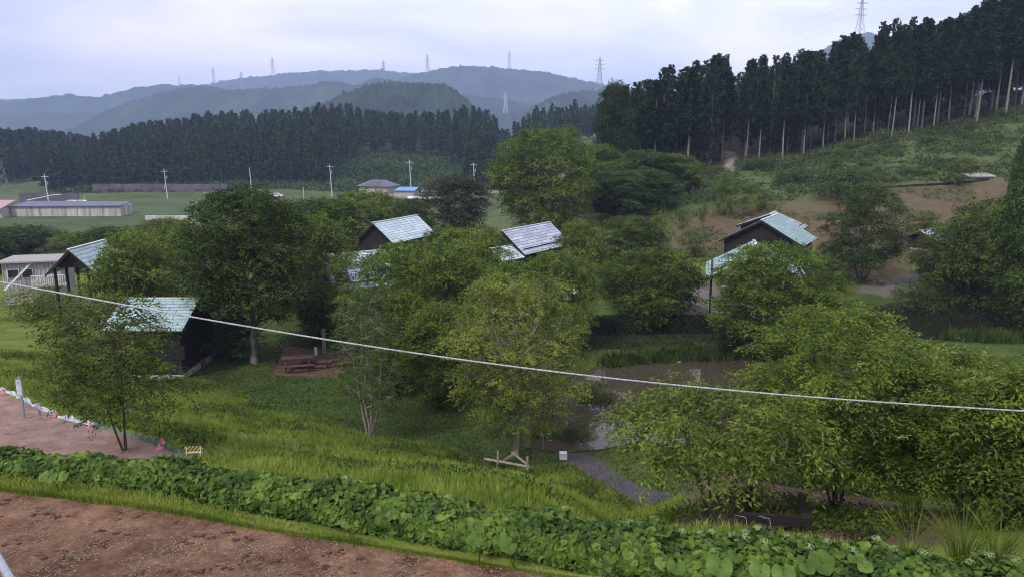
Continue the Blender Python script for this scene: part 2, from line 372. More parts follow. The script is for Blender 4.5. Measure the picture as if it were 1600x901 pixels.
# water
m, n, l, b = newmat('water')
b.inputs['Base Color'].default_value = (.052,.042,.028,1); b.inputs['Roughness'].default_value = .03; b.inputs['IOR'].default_value = 1.33
b.inputs['Specular IOR Level'].default_value = .5
geo = n.new('ShaderNodeNewGeometry'); t = n.new('ShaderNodeTexNoise'); t.inputs['Scale'].default_value = 2.2; t.inputs['Detail'].default_value = 3
l.new(geo.outputs['Position'], t.inputs['Vector']); bpw = n.new('ShaderNodeBump'); bpw.inputs['Strength'].default_value = .02; bpw.inputs['Distance'].default_value = .05
l.new(t.outputs['Fac'], bpw.inputs['Height']); l.new(bpw.outputs[0], b.inputs['Normal'])
wd2 = MATS['water'].copy(); wd2.name = 'shade_tinted_water'; wd2.node_tree.nodes['Principled BSDF'].inputs['Base Color'].default_value = (.014,.014,.008,1)  # right pond: shade and dark tree reflections put into the base colour
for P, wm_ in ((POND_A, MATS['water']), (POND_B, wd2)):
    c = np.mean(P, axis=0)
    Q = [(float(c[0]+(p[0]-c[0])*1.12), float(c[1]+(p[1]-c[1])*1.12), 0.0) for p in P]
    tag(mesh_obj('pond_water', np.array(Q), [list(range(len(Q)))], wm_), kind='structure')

# ------------------------------------------------------------------ hills
m, n, l, b = newmat('hill')
b.inputs['Roughness'].default_value = 1; b.inputs['Specular IOR Level'].default_value = 0
geo = n.new('ShaderNodeNewGeometry'); t = n.new('ShaderNodeTexNoise'); t.inputs['Scale'].default_value = .012; t.inputs['Detail'].default_value = 9; t.inputs['Roughness'].default_value = .7
l.new(geo.outputs['Position'], t.inputs['Vector'])
r = n.new('ShaderNodeValToRGB'); r.color_ramp.elements[0].position = .35; r.color_ramp.elements[1].position = .65
r.color_ramp.elements[0].color = (.012,.022,.014,1); r.color_ramp.elements[1].color = (.045,.068,.03,1)
l.new(t.outputs['Fac'], r.inputs[0]); l.new(r.outputs[0], b.inputs['Base Color'])
def hill(Y, prof, depth, amp, nx=260, nd=26, seed=0):
    xs = [q[0] for q in prof]; zs = [pz(q[0], q[1], Y) for q in prof]
    X = [(q[0]-800)/F*Y for q in prof]
    x = np.linspace(X[0], X[-1], nx); z = np.interp(x, X, zs)
    r_ = np.random.default_rng(seed)
    k = np.array([.25, .5, .25]); z = np.convolve(np.pad(z, 1, 'edge'), k, 'valid')
    s = np.linspace(-1, 1, nd); Sg, Xg = np.meshgrid(s, x, indexing='ij')
    env = np.maximum(0, 1-np.abs(Sg)**1.5)
    edge = np.clip(np.minimum(Xg-X[0], X[-1]-Xg)/((X[-1]-X[0])*.06), 0, 1)
    ridge_ = .16*smooth_noise(Xg, Sg*depth, depth*.16, seed)+.08*smooth_noise(Xg, Sg*depth, depth*.07, seed+3)
    Zb = -20.0
    Z = Zb+(z[None]-Zb)*env*(1+ridge_*(np.abs(Sg) > .04)*np.clip(np.abs(Sg)*3, 0, 1))*(.25+.75*edge)+r_.normal(size=Sg.shape)*amp*env
    Yg = Y+Sg*depth+0*Xg+depth*.10*smooth_noise(Xg, Xg*0, depth*.3, seed+5)
    Xr = Xg*(Yg/Y)**0
    i = np.arange(nd-1)[:, None]*nx+np.arange(nx-1)[None]
    Q = np.stack([i, i+1, i+1+nx, i+nx], -1).reshape(-1, 4)
    o = mesh_obj('hills', np.stack([Xr.ravel(), Yg.ravel(), Z.ravel()], 1), Q, MATS['hill'], smooth=True)
    tag(o, kind='structure'); return o
hill(3300, [(100,175),(250,150),(330,137),(345,131),(400,121),(440,118),(500,112),(540,109),(600,110),(650,114),(720,122),(900,160)], 420, 3, seed=1)
hill(2500, [(-700,180),(-400,165),(-100,158),(0,157),(60,155),(100,153),(120,150),(135,149),(165,153),(200,146),(235,138),(270,133),(330,134),(400,142),(500,170)], 240, 2.5, seed=2)
hill(2700, [(520,165),(600,140),(640,120),(680,112),(700,105),(715,102),(750,104),(800,107),(850,112),(880,118),(920,128),(960,136),(1000,142),(1100,160),(1250,190)], 400, 2.5, seed=3)
hill(1900, [(130,210),(190,188),(240,160),(270,148),(300,140),(340,134),(360,140),(375,146),(400,142),(440,138),(500,133),(520,127),(540,127),(560,133),(600,146),(700,185)], 380, 2.5, seed=4)
hill(2000, [(500,165),(560,138),(590,124),(610,124),(650,132),(700,145),(760,152),(800,158),(860,172),(950,190)], 300, 2.5, seed=5)
hill(1000, [(460,185),(540,152),(570,140),(600,131),(630,127),(660,130),(700,134),(715,142),(730,155),(750,178),(770,200)], 200, 2.2, seed=6)
hill(1500, [(790,190),(840,162),(870,149),(910,142),(940,140),(1000,144),(1100,150),(1250,170)], 260, 2.2, seed=7)
hill(2600, [(1100,170),(1200,128),(1250,88),(1270,74),(1290,62),(1310,55),(1328,48),(1342,56),(1380,78),(1450,115),(1550,160)], 420, 2.5, seed=8)
hill(2150, [(-700,190),(-300,180),(0,180),(60,174),(120,179),(200,172),(300,171),(400,178),(500,190)], 180, 2.5, seed=9)

# ------------------------------------------------------------------ foliage materials
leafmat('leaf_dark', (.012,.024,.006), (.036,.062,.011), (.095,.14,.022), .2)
leafmat('leaf_mid', (.014,.027,.006), (.055,.09,.013), (.17,.225,.032), .3)
leafmat('leaf_bright', (.018,.036,.007), (.078,.125,.018), (.21,.275,.042), .35)
leafmat('leaf_yellow', (.02,.038,.008), (.082,.125,.02), (.23,.275,.05), .35)
leafmat('leaf_birch', (.035,.055,.012), (.115,.15,.024), (.27,.32,.055), .35)
leafmat('leaf_brownish', (.03,.035,.018), (.05,.055,.026), (.085,.085,.045), .25)
leafmat('leaf_hydrangea', (.025,.05,.008), (.085,.145,.02), (.18,.25,.04), .25, clump=2.5, rough=.45)
leafmat('leaf_butterbur', (.05,.09,.015), (.085,.145,.025), (.15,.22,.05), .25, clump=9)
leafmat('needle_near', (.008,.017,.007), (.018,.034,.012), (.04,.062,.018), .12, clump=.35)
leafmat('needle_far', (.010,.026,.009), (.026,.054,.016), (.055,.09,.026), .1, clump=.25)
leafmat('blade', (.06,.105,.014), (.18,.25,.034), (.38,.42,.10), .4, clump=.7)
leafmat('blade_dark', (.02,.036,.012), (.045,.075,.02), (.08,.11,.035), .25, clump=.5)
leafmat('cover', (.028,.045,.014), (.065,.095,.028), (.13,.165,.05), .25, clump=.12)
leafmat('cover_far', (.02,.045,.012), (.045,.085,.022), (.085,.13,.035), .2, clump=.05)
leafmat('flower_head', (.12,.19,.07), (.2,.28,.11), (.3,.38,.18), .2, clump=8)
flat('bark', (.10,.078,.06), (.04,.03,.024), .9, 6, bump=.6, stretch=(1,1,.25))
flat('bark_pale', (.30,.27,.23), (.12,.10,.085), .9, 6, bump=.5, stretch=(1,1,.3))
flat('bark_white', (.55,.53,.48), (.16,.15,.13), .8, 9, stretch=(1,1,1))
flat('bark_cedar', (.24,.215,.19), (.12,.105,.09), .95, 2)
flat('bark_dark', (.035,.028,.024), (.02,.016,.014), .95, 4)
flat('stem_purple', (.10,.075,.08), (.05,.04,.045), .9, 4)

# ------------------------------------------------------------------ trees
def tree_data(seed, H, Rad, base=.25, ncl=60, nsp=24, nlf=14, LL=.11, LW=.05, stems=1, spread=.25, flat_=.5, wide=.5, crad=.3, lean=0., tr=.02, hollow=.45, droop=.25, twigs=5, seg=1, bare=0, lump=.22, offx=0.):
    r = np.random.default_rng(seed)
    z0 = H*base; hc = H-z0
    # stems
    S = []
    for k in range(stems):
        a = r.uniform(0, 6.28) if stems == 1 else 2*math.pi*(k+r.uniform(-.25, .25))/stems
        sp = (spread*Rad if stems > 1 else 0)*r.uniform(.6, 1.2)
        top = np.array([math.cos(a)*sp*1.6+lean*H*.5+offx*.6, math.sin(a)*sp*1.6, H*r.uniform(.78, .93)])
        tt = np.linspace(0, 1, 12)
        b0 = np.array([math.cos(a), math.sin(a), 0])*(tr*H*.6 if stems > 1 else 0)
        P = b0[None]*(1-tt)[:, None]+top[None]*np.stack([tt**.8, tt**.8, tt], 1)
        wob = np.cumsum(r.normal(size=(12, 3))*H*.008, axis=0); wob -= wob[0]; wob[:, 2] = 0
        P = P+wob; P[0, 2] = -.15
        rad = tr*H/(stems**.4)*(1-.86*tt)*(1+.5*np.exp(-tt*14))
        S.append((P, rad))
    tub = list(S)
    # clump centres
    Cn = []; tries = 0; mind = Rad*.9/ncl**(1/3)
    ph = r.uniform(0, 6.28, 6)
    while len(Cn) < ncl and tries < 9000:
        tries += 1
        if tries % 1500 == 0: mind *= .85
        u = r.uniform(); a = r.uniform(0, 6.28)
        zr = u**.9
        prof = math.sqrt(max(0, 1-abs((zr-wide)/(1.02-wide if zr > wide else wide+.06))**2.2))
        rr = Rad*(1-crad*.85)*prof*(1+lump*math.sin(2*a+ph[0]+3*zr)+lump*.7*math.sin(3*a+ph[1]-5*zr))
        q = r.uniform(hollow, 1)**.6 if r.uniform() < .85 else r.uniform(.0, 1)
        c = np.array([math.cos(a)*rr*q+lean*H*.5*zr+offx*zr, math.sin(a)*rr*q, z0+hc*(zr*.9+.02)])
        if all((c[0]-d[0])**2+(c[1]-d[1])**2+((c[2]-d[2])*1.5)**2 > mind**2 for d in Cn): Cn.append(c)
    Cn = np.array(Cn); nc = len(Cn)
    cr_ = Rad*crad*r.uniform(.65, 1.25, nc)
    # limbs
    for c in Cn:
        best = None
        for P, rad in S:
            ax_ = P; hd = np.hypot(ax_[:, 0]-c[0], ax_[:, 1]-c[1])
            cost = np.abs((c[2]-.55*hd-.1*H*0)-ax_[:, 2])+hd*.6+(ax_[:, 2] > c[2])*9+(ax_[:, 2] < z0*.55)*4
            k = int(np.argmin(cost))
            if best is None or cost[k] < best[0]: best = (cost[k], ax_[k], rad[k])
        p0 = best[1]; ln = np.linalg.norm(c-p0); rb = min(best[2]*.6, tr*H*.32)*min(1, ln/Rad+.3)
        mid = (p0+c)/2+np.array([0, 0, -ln*.06])+r.normal(size=3)*ln*.06
        tt = np.linspace(0, 1, 7)[:, None]
        P = (1-tt)**2*p0+2*tt*(1-tt)*mid+tt**2*c
        tub.append((P, np.maximum(rb*(1-tt[:, 0]*.8), .006)))
    # sprays
    ci = np.repeat(np.arange(nc), nsp); ns = len(ci)
    d = scatter_dir(ns, r)*(r.uniform(0, 1, ns)**.35)[:, None]; d[:, 2] = np.where(r.uniform(0, 1, ns) < .8, np.abs(d[:, 2]), d[:, 2])
    off = d*cr_[ci][:, None]*np.array([1, 1, flat_]); off[:, 2] -= droop*cr_[ci]*(np.hypot(d[:, 0], d[:, 1])**2)
    SP = Cn[ci]+off
    outd = Cn[ci]*np.array([1, 1, 0]); outd = unit(outd+1e-6)
    sd = unit(unit(off*np.array([1, 1, .3]))*.9+outd*.45+r.normal(size=(ns, 3))*.35+np.array([0, 0, .1-.25*droop]))
    if twigs:
        for k in range(nc):
            for q in range(twigs):
                e_ = SP[k*nsp+q]; p0 = Cn[k]; tt = np.linspace(0, 1, 4)[:, None]
                P = p0+(e_-p0)*tt+np.array([0, 0, .06*cr_[k]])*np.sin(tt*3.1)
                tub.append((P, np.linspace(.010, .004, 4)*max(1, H/9)))
    btub = []
    if bare:
        for k in range(bare):
            a = r.uniform(0, 6.28) if stems > 3 else r.uniform(3.3, 6.1); P0 = S[k % len(S)][0]; i0 = r.integers(3, 8); p0 = P0[i0]
            e_ = p0+np.array([math.cos(a)*Rad*r.uniform(.5, .95), math.sin(a)*Rad*r.uniform(.5, .95)-Rad*.2, H*r.uniform(.15, .34)])
            mid = (p0+e_)/2+r.normal(size=3)*Rad*.12; tt = np.linspace(0, 1, 8)[:, None]
            P = (1-tt)**2*p0+2*tt*(1-tt)*mid+tt**2*e_; btub.append((P, np.linspace(.032, .008, 8)))
            for q in range(5):
                s_ = P[r.integers(2, 7)]; e2 = s_+unit(e_-p0)*Rad*.2+r.normal(size=3)*Rad*.13+np.array([0, 0, .15*Rad])
                btub.append((np.linspace(s_, e2, 4), np.linspace(.013, .005, 4)))
    if bare: BARE.append(tubes(btub, 5))
    tv, tf = tubes(tub, 5)
    # leaves
    li = np.repeat(np.arange(ns), nlf); nl = len(li)
    t = np.tile((np.arange(nlf)+.5)/nlf, ns)
    slen = LL*4.2*r.uniform(.7, 1.3, ns)
    side = np.tile(np.where(np.arange(nlf) % 2 == 0, 1.0, -1.0), ns)
    D = sd[li]; up = np.array([0, 0, 1.0]); Sd = unit(np.cross(D, up)+1e-6)
    P = SP[li]+D*(t*slen[li])[:, None]-np.array([0, 0, 1])[None]*(t**2*slen[li]*droop)[:, None]+r.normal(size=(nl, 3))*LL*.35
    A = unit(D*.7+Sd*side[:, None]*.85+r.normal(size=(nl, 3))*.38+np.array([0, 0, -.15-.5*droop]))
    Nn = unit(np.array([0, 0, .75])+outd[np.repeat(np.arange(ns), nlf)]*.25+r.normal(size=(nl, 3))*.62)
    ll = LL*r.uniform(.65, 1.25, nl); lw = LW*ll/LL*r.uniform(.85, 1.15, nl)
    lv, lf = leaves(P, A, Nn, ll, lw, seg)
    rn = np.repeat(np.clip(np.repeat(r.uniform(0, 1, nc), nsp*nlf)*.45+np.repeat(r.uniform(0, 1, ns), nlf)*.35+r.uniform(0, 1, nl)*.45, 0, 1), len(lf)//nl)
    return tv, tf, lv, lf, rn
LIB = {}; BARE = []
def plant_tree(name, px, Y, top, wpx, label, group=None, leaf='leaf_mid', bark='bark', lib=None, cat='tree', rot=None, z=None, ysc=1., bark_bare='stem_purple', **kw):
    g = GY(px, Y)
    if z is not None: g[2] = z
    slant = Y*math.cos(TH)+(CZ-g[2])*math.sin(TH)
    H = pz(px, top, Y-.25*wpx/2*slant/F)-g[2]; Rad = wpx/2*slant/F
    H = max(H, .6)
    root = empty(name, g, 0 if rot is None else rot, label, cat, group)
    if lib:
        key = (lib, leaf, bark)
        if key not in LIB:
            d = dict(LIBSPEC[lib]); h0, r0 = d.pop('H'), d.pop('Rad'); tv, tf, lv, lf, rn = tree_data(H=h0, Rad=r0, **d)
            LIB[key] = (None, h0, r0, tv, tf, lv, lf, rn)
        me, h0, r0, tv, tf, lv, lf, rn = LIB[key]
        if me is None:
            to = mesh_obj('trunk', tv, tf, MATS[bark], root, smooth=True); co = mesh_obj('crown', lv, lf, MATS[leaf], root, rnd=rn)
            LIB[key] = ((to.data, co.data), h0, r0, None, None, None, None, None)
        else:
            for nm, dd in (('trunk', me[0]), ('crown', me[1])):
                o = bpy.data.objects.new(nm, dd); C.objects.link(o); o.parent = root
        root.scale = (Rad/r0, Rad/r0*ysc, H/h0)
        if rot is None: root.rotation_euler = (0, 0, random.uniform(0, 6.28))
    else:
        tv, tf, lv, lf, rn = tree_data(H=H, Rad=Rad, **kw)
        mesh_obj('trunk', tv, tf, MATS[bark], root, smooth=True); mesh_obj('crown', lv, lf, MATS[leaf], root, rnd=rn)
        if kw.get('bare'): mesh_obj('bare_branches', *BARE.pop(), MATS[bark_bare], root)
    return root
LIBSPEC = {
 'a': dict(seed=11, H=9, Rad=3.6, base=.12, ncl=130, nsp=26, nlf=12, LL=.17, LW=.10, crad=.18),
 'b': dict(seed=12, H=8, Rad=3.2, base=.08, ncl=110, nsp=26, nlf=12, LL=.16, LW=.09, crad=.2, stems=3, wide=.55),
 'c': dict(seed=13, H=7, Rad=3.6, base=.06, ncl=130, nsp=26, nlf=12, LL=.16, LW=.09, crad=.18, flat_=.34, stems=2, wide=.45, lump=.3),
 'd': dict(seed=14, H=12, Rad=4.2, base=.08, ncl=150, nsp=26, nlf=11, LL=.24, LW=.14, crad=.17),
 'bush': dict(seed=15, H=2.2, Rad=1.4, base=.03, ncl=30, nsp=16, nlf=10, LL=.11, LW=.06, stems=4, wide=.4, crad=.4, tr=.012, twigs=2),
 'sap': dict(seed=16, H=3.2, Rad=.9, base=.28, ncl=22, nsp=14, nlf=8, LL=.12, LW=.06, wide=.4, crad=.45, tr=.012, twigs=2),
}
T = plant_tree
# big trees of the middle distance
T('tall_tree', 850, 90, 188, 185, 'tallest rounded broadleaf tree, mid green, rising behind the grey-roofed cabin in the centre', leaf='leaf_mid', seed=21, base=.10, ncl=230, nsp=26, nlf=11, LL=.23, LW=.13, stems=3, spread=.22, crad=.15, wide=.5, lump=.14)
T('shade_tree', 396, 43, 284, 205, 'large dense dark green tree right of the nearest teal-roofed cabin', leaf='leaf_dark', bark='bark_pale', rot=0, seed=22, base=.26, ncl=190, nsp=32, nlf=12, LL=.14, LW=.085, crad=.17, wide=.36, lean=-.03, tr=.018, lump=.2)
T('birch_tree', 805, 30, 425, 250, 'birch with pale bark and bare white branches in front of the pond, braced by beams', leaf='leaf_birch', bark='bark_pale', bark_bare='bark_white', rot=0, seed=23, base=.2, ncl=120, nsp=36, nlf=12, LL=.10, LW=.055, crad=.19, wide=.55, tr=.014, bare=8, twigs=2, flat_=.45, hollow=.55)
T('young_tree', 195, 17.7, 452, 225, 'airy young tree standing alone beside the bare ground on the left', leaf='leaf_mid', bark='bark', rot=0, seed=24, base=.22, ncl=70, nsp=20, nlf=12, LL=.085, LW=.04, stems=3, spread=.22, crad=.27, wide=.5, tr=.009, flat_=.35, twigs=8, offx=-.35, lump=.3)
T('lawn_tree', 578, 31, 455, 125, 'dark narrow multi-stemmed tree at the lower edge of the lawn, left of the birch', leaf='leaf_dark', bark='bark_pale', rot=0, seed=25, base=.2, ncl=60, nsp=22, nlf=11, LL=.09, LW=.045, stems=4, spread=.3, crad=.3, wide=.6, tr=.016, twigs=8)
T('maple_tree', 655, 42, 372, 205, 'broad yellow-green tree with layered foliage left of centre, behind the birch', leaf='leaf_bright', rot=0, seed=26, base=.1, ncl=160, nsp=34, nlf=12, LL=.12, LW=.075, stems=3, crad=.17, wide=.62, flat_=.3)
T('maple_tree', 735, 48, 345, 150, 'yellow-green layered tree just in front of the grey-roofed cabin', leaf='leaf_bright', rot=0, seed=27, base=.15, ncl=110, nsp=30, nlf=12, LL=.13, LW=.075, stems=2, crad=.19, wide=.6, flat_=.3)
T('maple_tree', 560, 46, 385, 105, 'small light green tree partly covering the bluish-white cabin roof', leaf='leaf_bright', rot=0, seed=28, base=.25, ncl=30, nsp=20, nlf=11, LL=.11, LW=.06, stems=2, crad=.3, wide=.55, flat_=.3)
T('round_tree', 1205, 46.5, 376, 180, 'wide layered green tree in front of the open pavilion', leaf='leaf_bright', rot=0, seed=29, base=.14, ncl=140, nsp=34, nlf=12, LL=.14, LW=.085, stems=3, crad=.17, wide=.55, flat_=.3)
T('round_tree', 1018, 52, 386, 158, 'green layered tree standing on the grass behind the long dark hedge', leaf='leaf_mid', rot=0, seed=30, base=.06, ncl=130, nsp=32, nlf=12, LL=.14, LW=.085, stems=3, crad=.18, wide=.6, flat_=.3)
T('willow_shrub', 1345, 67, 282, 118, 'dark thicket tree with purplish bare lower stems, right of the pavilion roofs', leaf='leaf_dark', bark='stem_purple', rot=0, seed=31, base=.12, ncl=120, nsp=30, nlf=11, LL=.14, LW=.08, stems=9, spread=.5, crad=.19, wide=.5, tr=.010, twigs=5, bare=16)
# near trees on the right
T('chestnut_tree', 1115, 13.6, 618, 275, 'near multi-stemmed tree with long narrow drooping leaves, above the hedge right of centre', leaf='leaf_bright', bark='bark', rot=0, seed=32, base=.48, ncl=64, nsp=15, nlf=12, LL=.13, LW=.04, stems=6, spread=.45, crad=.17, wide=.45, tr=.02, droop=.5, hollow=.6, twigs=3)
T('young_tree', 1305, 15.5, 474, 285, 'largest near tree on the right, light green, reaching up over the pond behind it', leaf='leaf_bright', bark='bark', rot=0, seed=33, base=.16, ncl=150, nsp=28, nlf=12, LL=.10, LW=.034, stems=4, spread=.28, crad=.15, lump=.3, wide=.5, tr=.011, flat_=.45)
T('young_tree', 1500, 15, 548, 230, 'near light green tree at the right edge with reddish new shoots on top', leaf='leaf_yellow', bark='bark', rot=0, seed=34, base=.12, ncl=120, nsp=26, nlf=12, LL=.095, LW=.036, stems=4, spread=.3, crad=.17, wide=.55, tr=.012, flat_=.45)
T('young_tree', 1600, 12.5, 575, 190, 'near bushy tree cut off by the right edge of the picture', leaf='leaf_bright', bark='bark', rot=0, seed=35, base=.05, ncl=110, nsp=24, nlf=12, LL=.10, LW=.038, stems=4, spread=.3, crad=.18, wide=.5, tr=.012)
T('young_tree', 1425, 20, 535, 160, 'darker green tree set back between the two near trees on the right', leaf='leaf_dark', bark='bark', rot=0, seed=36, base=.05, ncl=110, nsp=24, nlf=11, LL=.12, LW=.05, stems=3, spread=.3, crad=.19, wide=.5, tr=.012)
# other broadleaf trees: (name, px, Y, top, width, lib, leaf, label)
for a in [
 ('garden_tree', 225, 47, 352, 150, 'c', 'leaf_yellow', 'yellow-green tree with long shoots behind the teal roof of the nearest cabin'),
 ('garden_tree', 290, 62, 345, 120, 'a', 'leaf_mid', 'mid green tree filling the gap left of the large dark tree'),
 ('garden_tree', 178, 72, 352, 100, 'b', 'leaf_dark', 'dark green tree behind the small teal gable on the left'),
 ('garden_tree', 502, 52, 330, 112, 'b', 'leaf_mid', 'green tree tucked against the right side of the large dark tree'),
 ('garden_tree', 452, 58, 318, 90, 'a', 'leaf_mid', 'green treetop showing behind the right shoulder of the large dark tree'),
 ('garden_tree', 572, 84, 292, 150, 'c', 'leaf_mid', 'broad green treetop just below the distant blue-grey house'),
 ('garden_tree', 500, 80, 306, 120, 'd', 'leaf_mid', 'green treetop beyond the large dark tree, under the distant poles'),
 ('garden_tree', 640, 92, 305, 80, 'c', 'leaf_dark', 'dark green treetop behind the pale teal cabin roof'),
 ('garden_tree', 716, 98, 270, 105, 'b', 'leaf_brownish', 'brownish thin-leaved tree left of the tallest rounded tree'),
 ('garden_tree', 700, 64, 352, 80, 'a', 'leaf_mid', 'mid green tree between the pale teal roof and the grey roof'),
 ('garden_tree', 905, 64, 340, 85, 'b', 'leaf_mid', 'green tree right of the grey-roofed cabin with brown stems'),
 ('garden_tree', 985, 72, 335, 105, 'a', 'leaf_dark', 'dark green tree left of the brown slope, behind the layered tree'),
 ('garden_tree', 870, 46, 385, 120, 'c', 'leaf_bright', 'yellow-green layered tree behind the birch crown'),
 ('garden_tree', 790, 44, 400, 130, 'c', 'leaf_bright', 'yellow-green treetop directly above the birch'),
 ('garden_tree', 700, 36, 470, 130, 'b', 'leaf_mid', 'shaded green tree over the lawn left of the birch'),
 ('garden_tree', 620, 38, 445, 110, 'b', 'leaf_mid', 'shaded green tree over the lawn behind the dark narrow tree'),
 ('garden_tree', 350, 44, 492, 105, 'c', 'leaf_dark', 'low dark tree close to the end wall of the nearest cabin'),
 ('garden_tree', 500, 48, 440, 90, 'a', 'leaf_dark', 'dark tree beside the picnic ground'),
 ('garden_tree', 1535, 62, 302, 165, 'c', 'leaf_mid', 'wide layered green tree on the right beyond the dark pond'),
 ('garden_tree', 1600, 52, 262, 140, 'a', 'leaf_dark', 'dark tall tree at the right edge beyond the dark pond'),
 ('garden_tree', 1480, 66, 345, 100, 'c', 'leaf_mid', 'green tree beside the small pale roof on the right'),
 ('garden_tree', 1590, 70, 190, 60, 'd', 'leaf_dark', 'dark tree at the right edge touching the tall cedar wood'),
 ('garden_tree', 1275, 58, 395, 80, 'c', 'leaf_mid', 'green tree right of the pavilion, next to the purplish thicket'),
 ('garden_tree', 1430, 60, 440, 70, 'bush', 'leaf_dark', 'low dark shrub at the edge of the pale road patch'),
 ('garden_tree', 45, 92, 350, 130, 'c', 'leaf_dark', 'broad dark tree below the white wall at the far left'),
 ('garden_tree', -30, 84, 345, 110, 'a', 'leaf_dark', 'dark tree cut by the left edge below the white wall'),
 ('garden_tree', 130, 88, 360, 90, 'c', 'leaf_mid', 'green tree between the far left field and the small teal gable'),
 ('garden_tree', 260, 96, 340, 100, 'b', 'leaf_mid', 'green tree in front of the bright field strip'),
 ('garden_tree', 935, 105, 222, 95, 'd', 'leaf_mid', 'tall green tree close to the right side of the tallest rounded tree'),
 ('garden_tree', 1000, 108, 232, 110, 'd', 'leaf_dark', 'dark broad tree at the foot of the cedar wood'),
 ('garden_tree', 1050, 110, 238, 90, 'd', 'leaf_mid', 'green broad tree in front of the first cedar trunks'),
 ('garden_tree', 962, 96, 262, 110, 'a', 'leaf_dark', 'very dark tree under the cedar wood, right of the tallest tree'),
 ('garden_tree', 1010, 100, 262, 110, 'a', 'leaf_dark', 'very dark low tree at the left end of the green slope'),
 ('garden_tree', 958, 118, 120, 60, 'd', 'needle_near', 'tall uneven tree standing out against the sky left of the cedar wood'),
 ('garden_tree', 60, 54, 452, 120, 'bush', 'leaf_yellow', 'yellow-green shrub hiding the foot of the pale weathered shed'),
 ('garden_tree', 930, 38, 598, 62, 'bush', 'leaf_dark', 'rounded dark shrub on the near pond bank right of the birch'),
 ('garden_tree', 895, 33.5, 668, 60, 'bush', 'leaf_dark', 'low dark shrub at the water edge beside the path'),
 ('garden_tree', 850, 33.8, 668, 50, 'bush', 'leaf_mid', 'small green shrub at the water edge behind the birch trunk'),
 ('garden_tree', 1250, 30, 560, 150, 'b', 'leaf_mid', 'green tree on the pond bank behind the largest near tree'),
 ('garden_tree', 1420, 34, 540, 170, 'a', 'leaf_mid', 'green tree across the bank behind the near right trees'),
 ('garden_tree', 1560, 30, 560, 170, 'b', 'leaf_mid', 'green tree on the bank near the right edge'),
 ('slope_bush', 1132, 90, 272, 46, 'bush', 'leaf_mid', 'rounded green bush at the top of the brown slope'),
 ('slope_bush', 1083, 75, 365, 48, 'bush', 'leaf_mid', 'rounded green bush on the lower brown slope left of the roofs'),
 ('slope_bush', 1190, 90, 296, 34, 'bush', 'leaf_mid', 'small bush above the pavilion roofs'),
 ('slope_bush', 1322, 92, 262, 95, 'bush', 'leaf_dark', 'dark wide bush behind the purplish thicket'),
 ('slope_bush', 1420, 99, 262, 28, 'bush', 'leaf_mid', 'small bush on the terrace edge'),
 ('slope_bush', 1494, 95, 254, 46, 'bush', 'leaf_mid', 'rounded bush at the right end of the terrace edge'),
 ('slope_bush', 1395, 97, 275, 26, 'bush', 'leaf_dark', 'smallest dark bush on the terrace edge'),
 ('slope_bush', 1445, 80, 330, 50, 'bush', 'leaf_mid', 'green bush above the small pale roof'),
 ('sapling', 1066, 82, 318, 22, 'sap', 'leaf_mid', 'little round sapling on the brown slope near its top'),
 ('sapling', 1097, 84, 308, 14, 'sap', 'leaf_mid', 'thinnest sapling on the brown slope'),
 ('sapling', 1030, 70, 318, 34, 'sap', 'leaf_mid', 'thin dark-stemmed sapling at the left end of the brown slope'),
 ('sapling', 1165, 88, 300, 20, 'sap', 'leaf_mid', 'sapling between the two bushes above the roofs'),
 ]:
    plant_tree(a[0], a[1], a[2], a[3], a[4], a[7], lib=a[5], leaf=a[6], cat='bush' if a[5] == 'bush' else 'tree')

rb = random.Random(9)
for k in range(18):
    px = rb.uniform(1170, 1560); Y = rb.uniform(98, 126); sz = rb.uniform(14, 34); g = GY(px, Y)
    row = 450.5-F*math.tan(TH-math.atan((CZ-g[2])/Y)) if False else 450.5+F*math.tan(math.atan((CZ-g[2])/Y)-TH)
    plant_tree('slope_bush', px, Y, row-sz*rb.uniform(.45, .8), sz*1.3, 'small bush scattered on the green slope between the terrace edge and the cedar wood', 'small bushes on the green slope', lib='bush', leaf=rb.choice(['leaf_mid', 'leaf_dark', 'leaf_mid']), cat='bush')
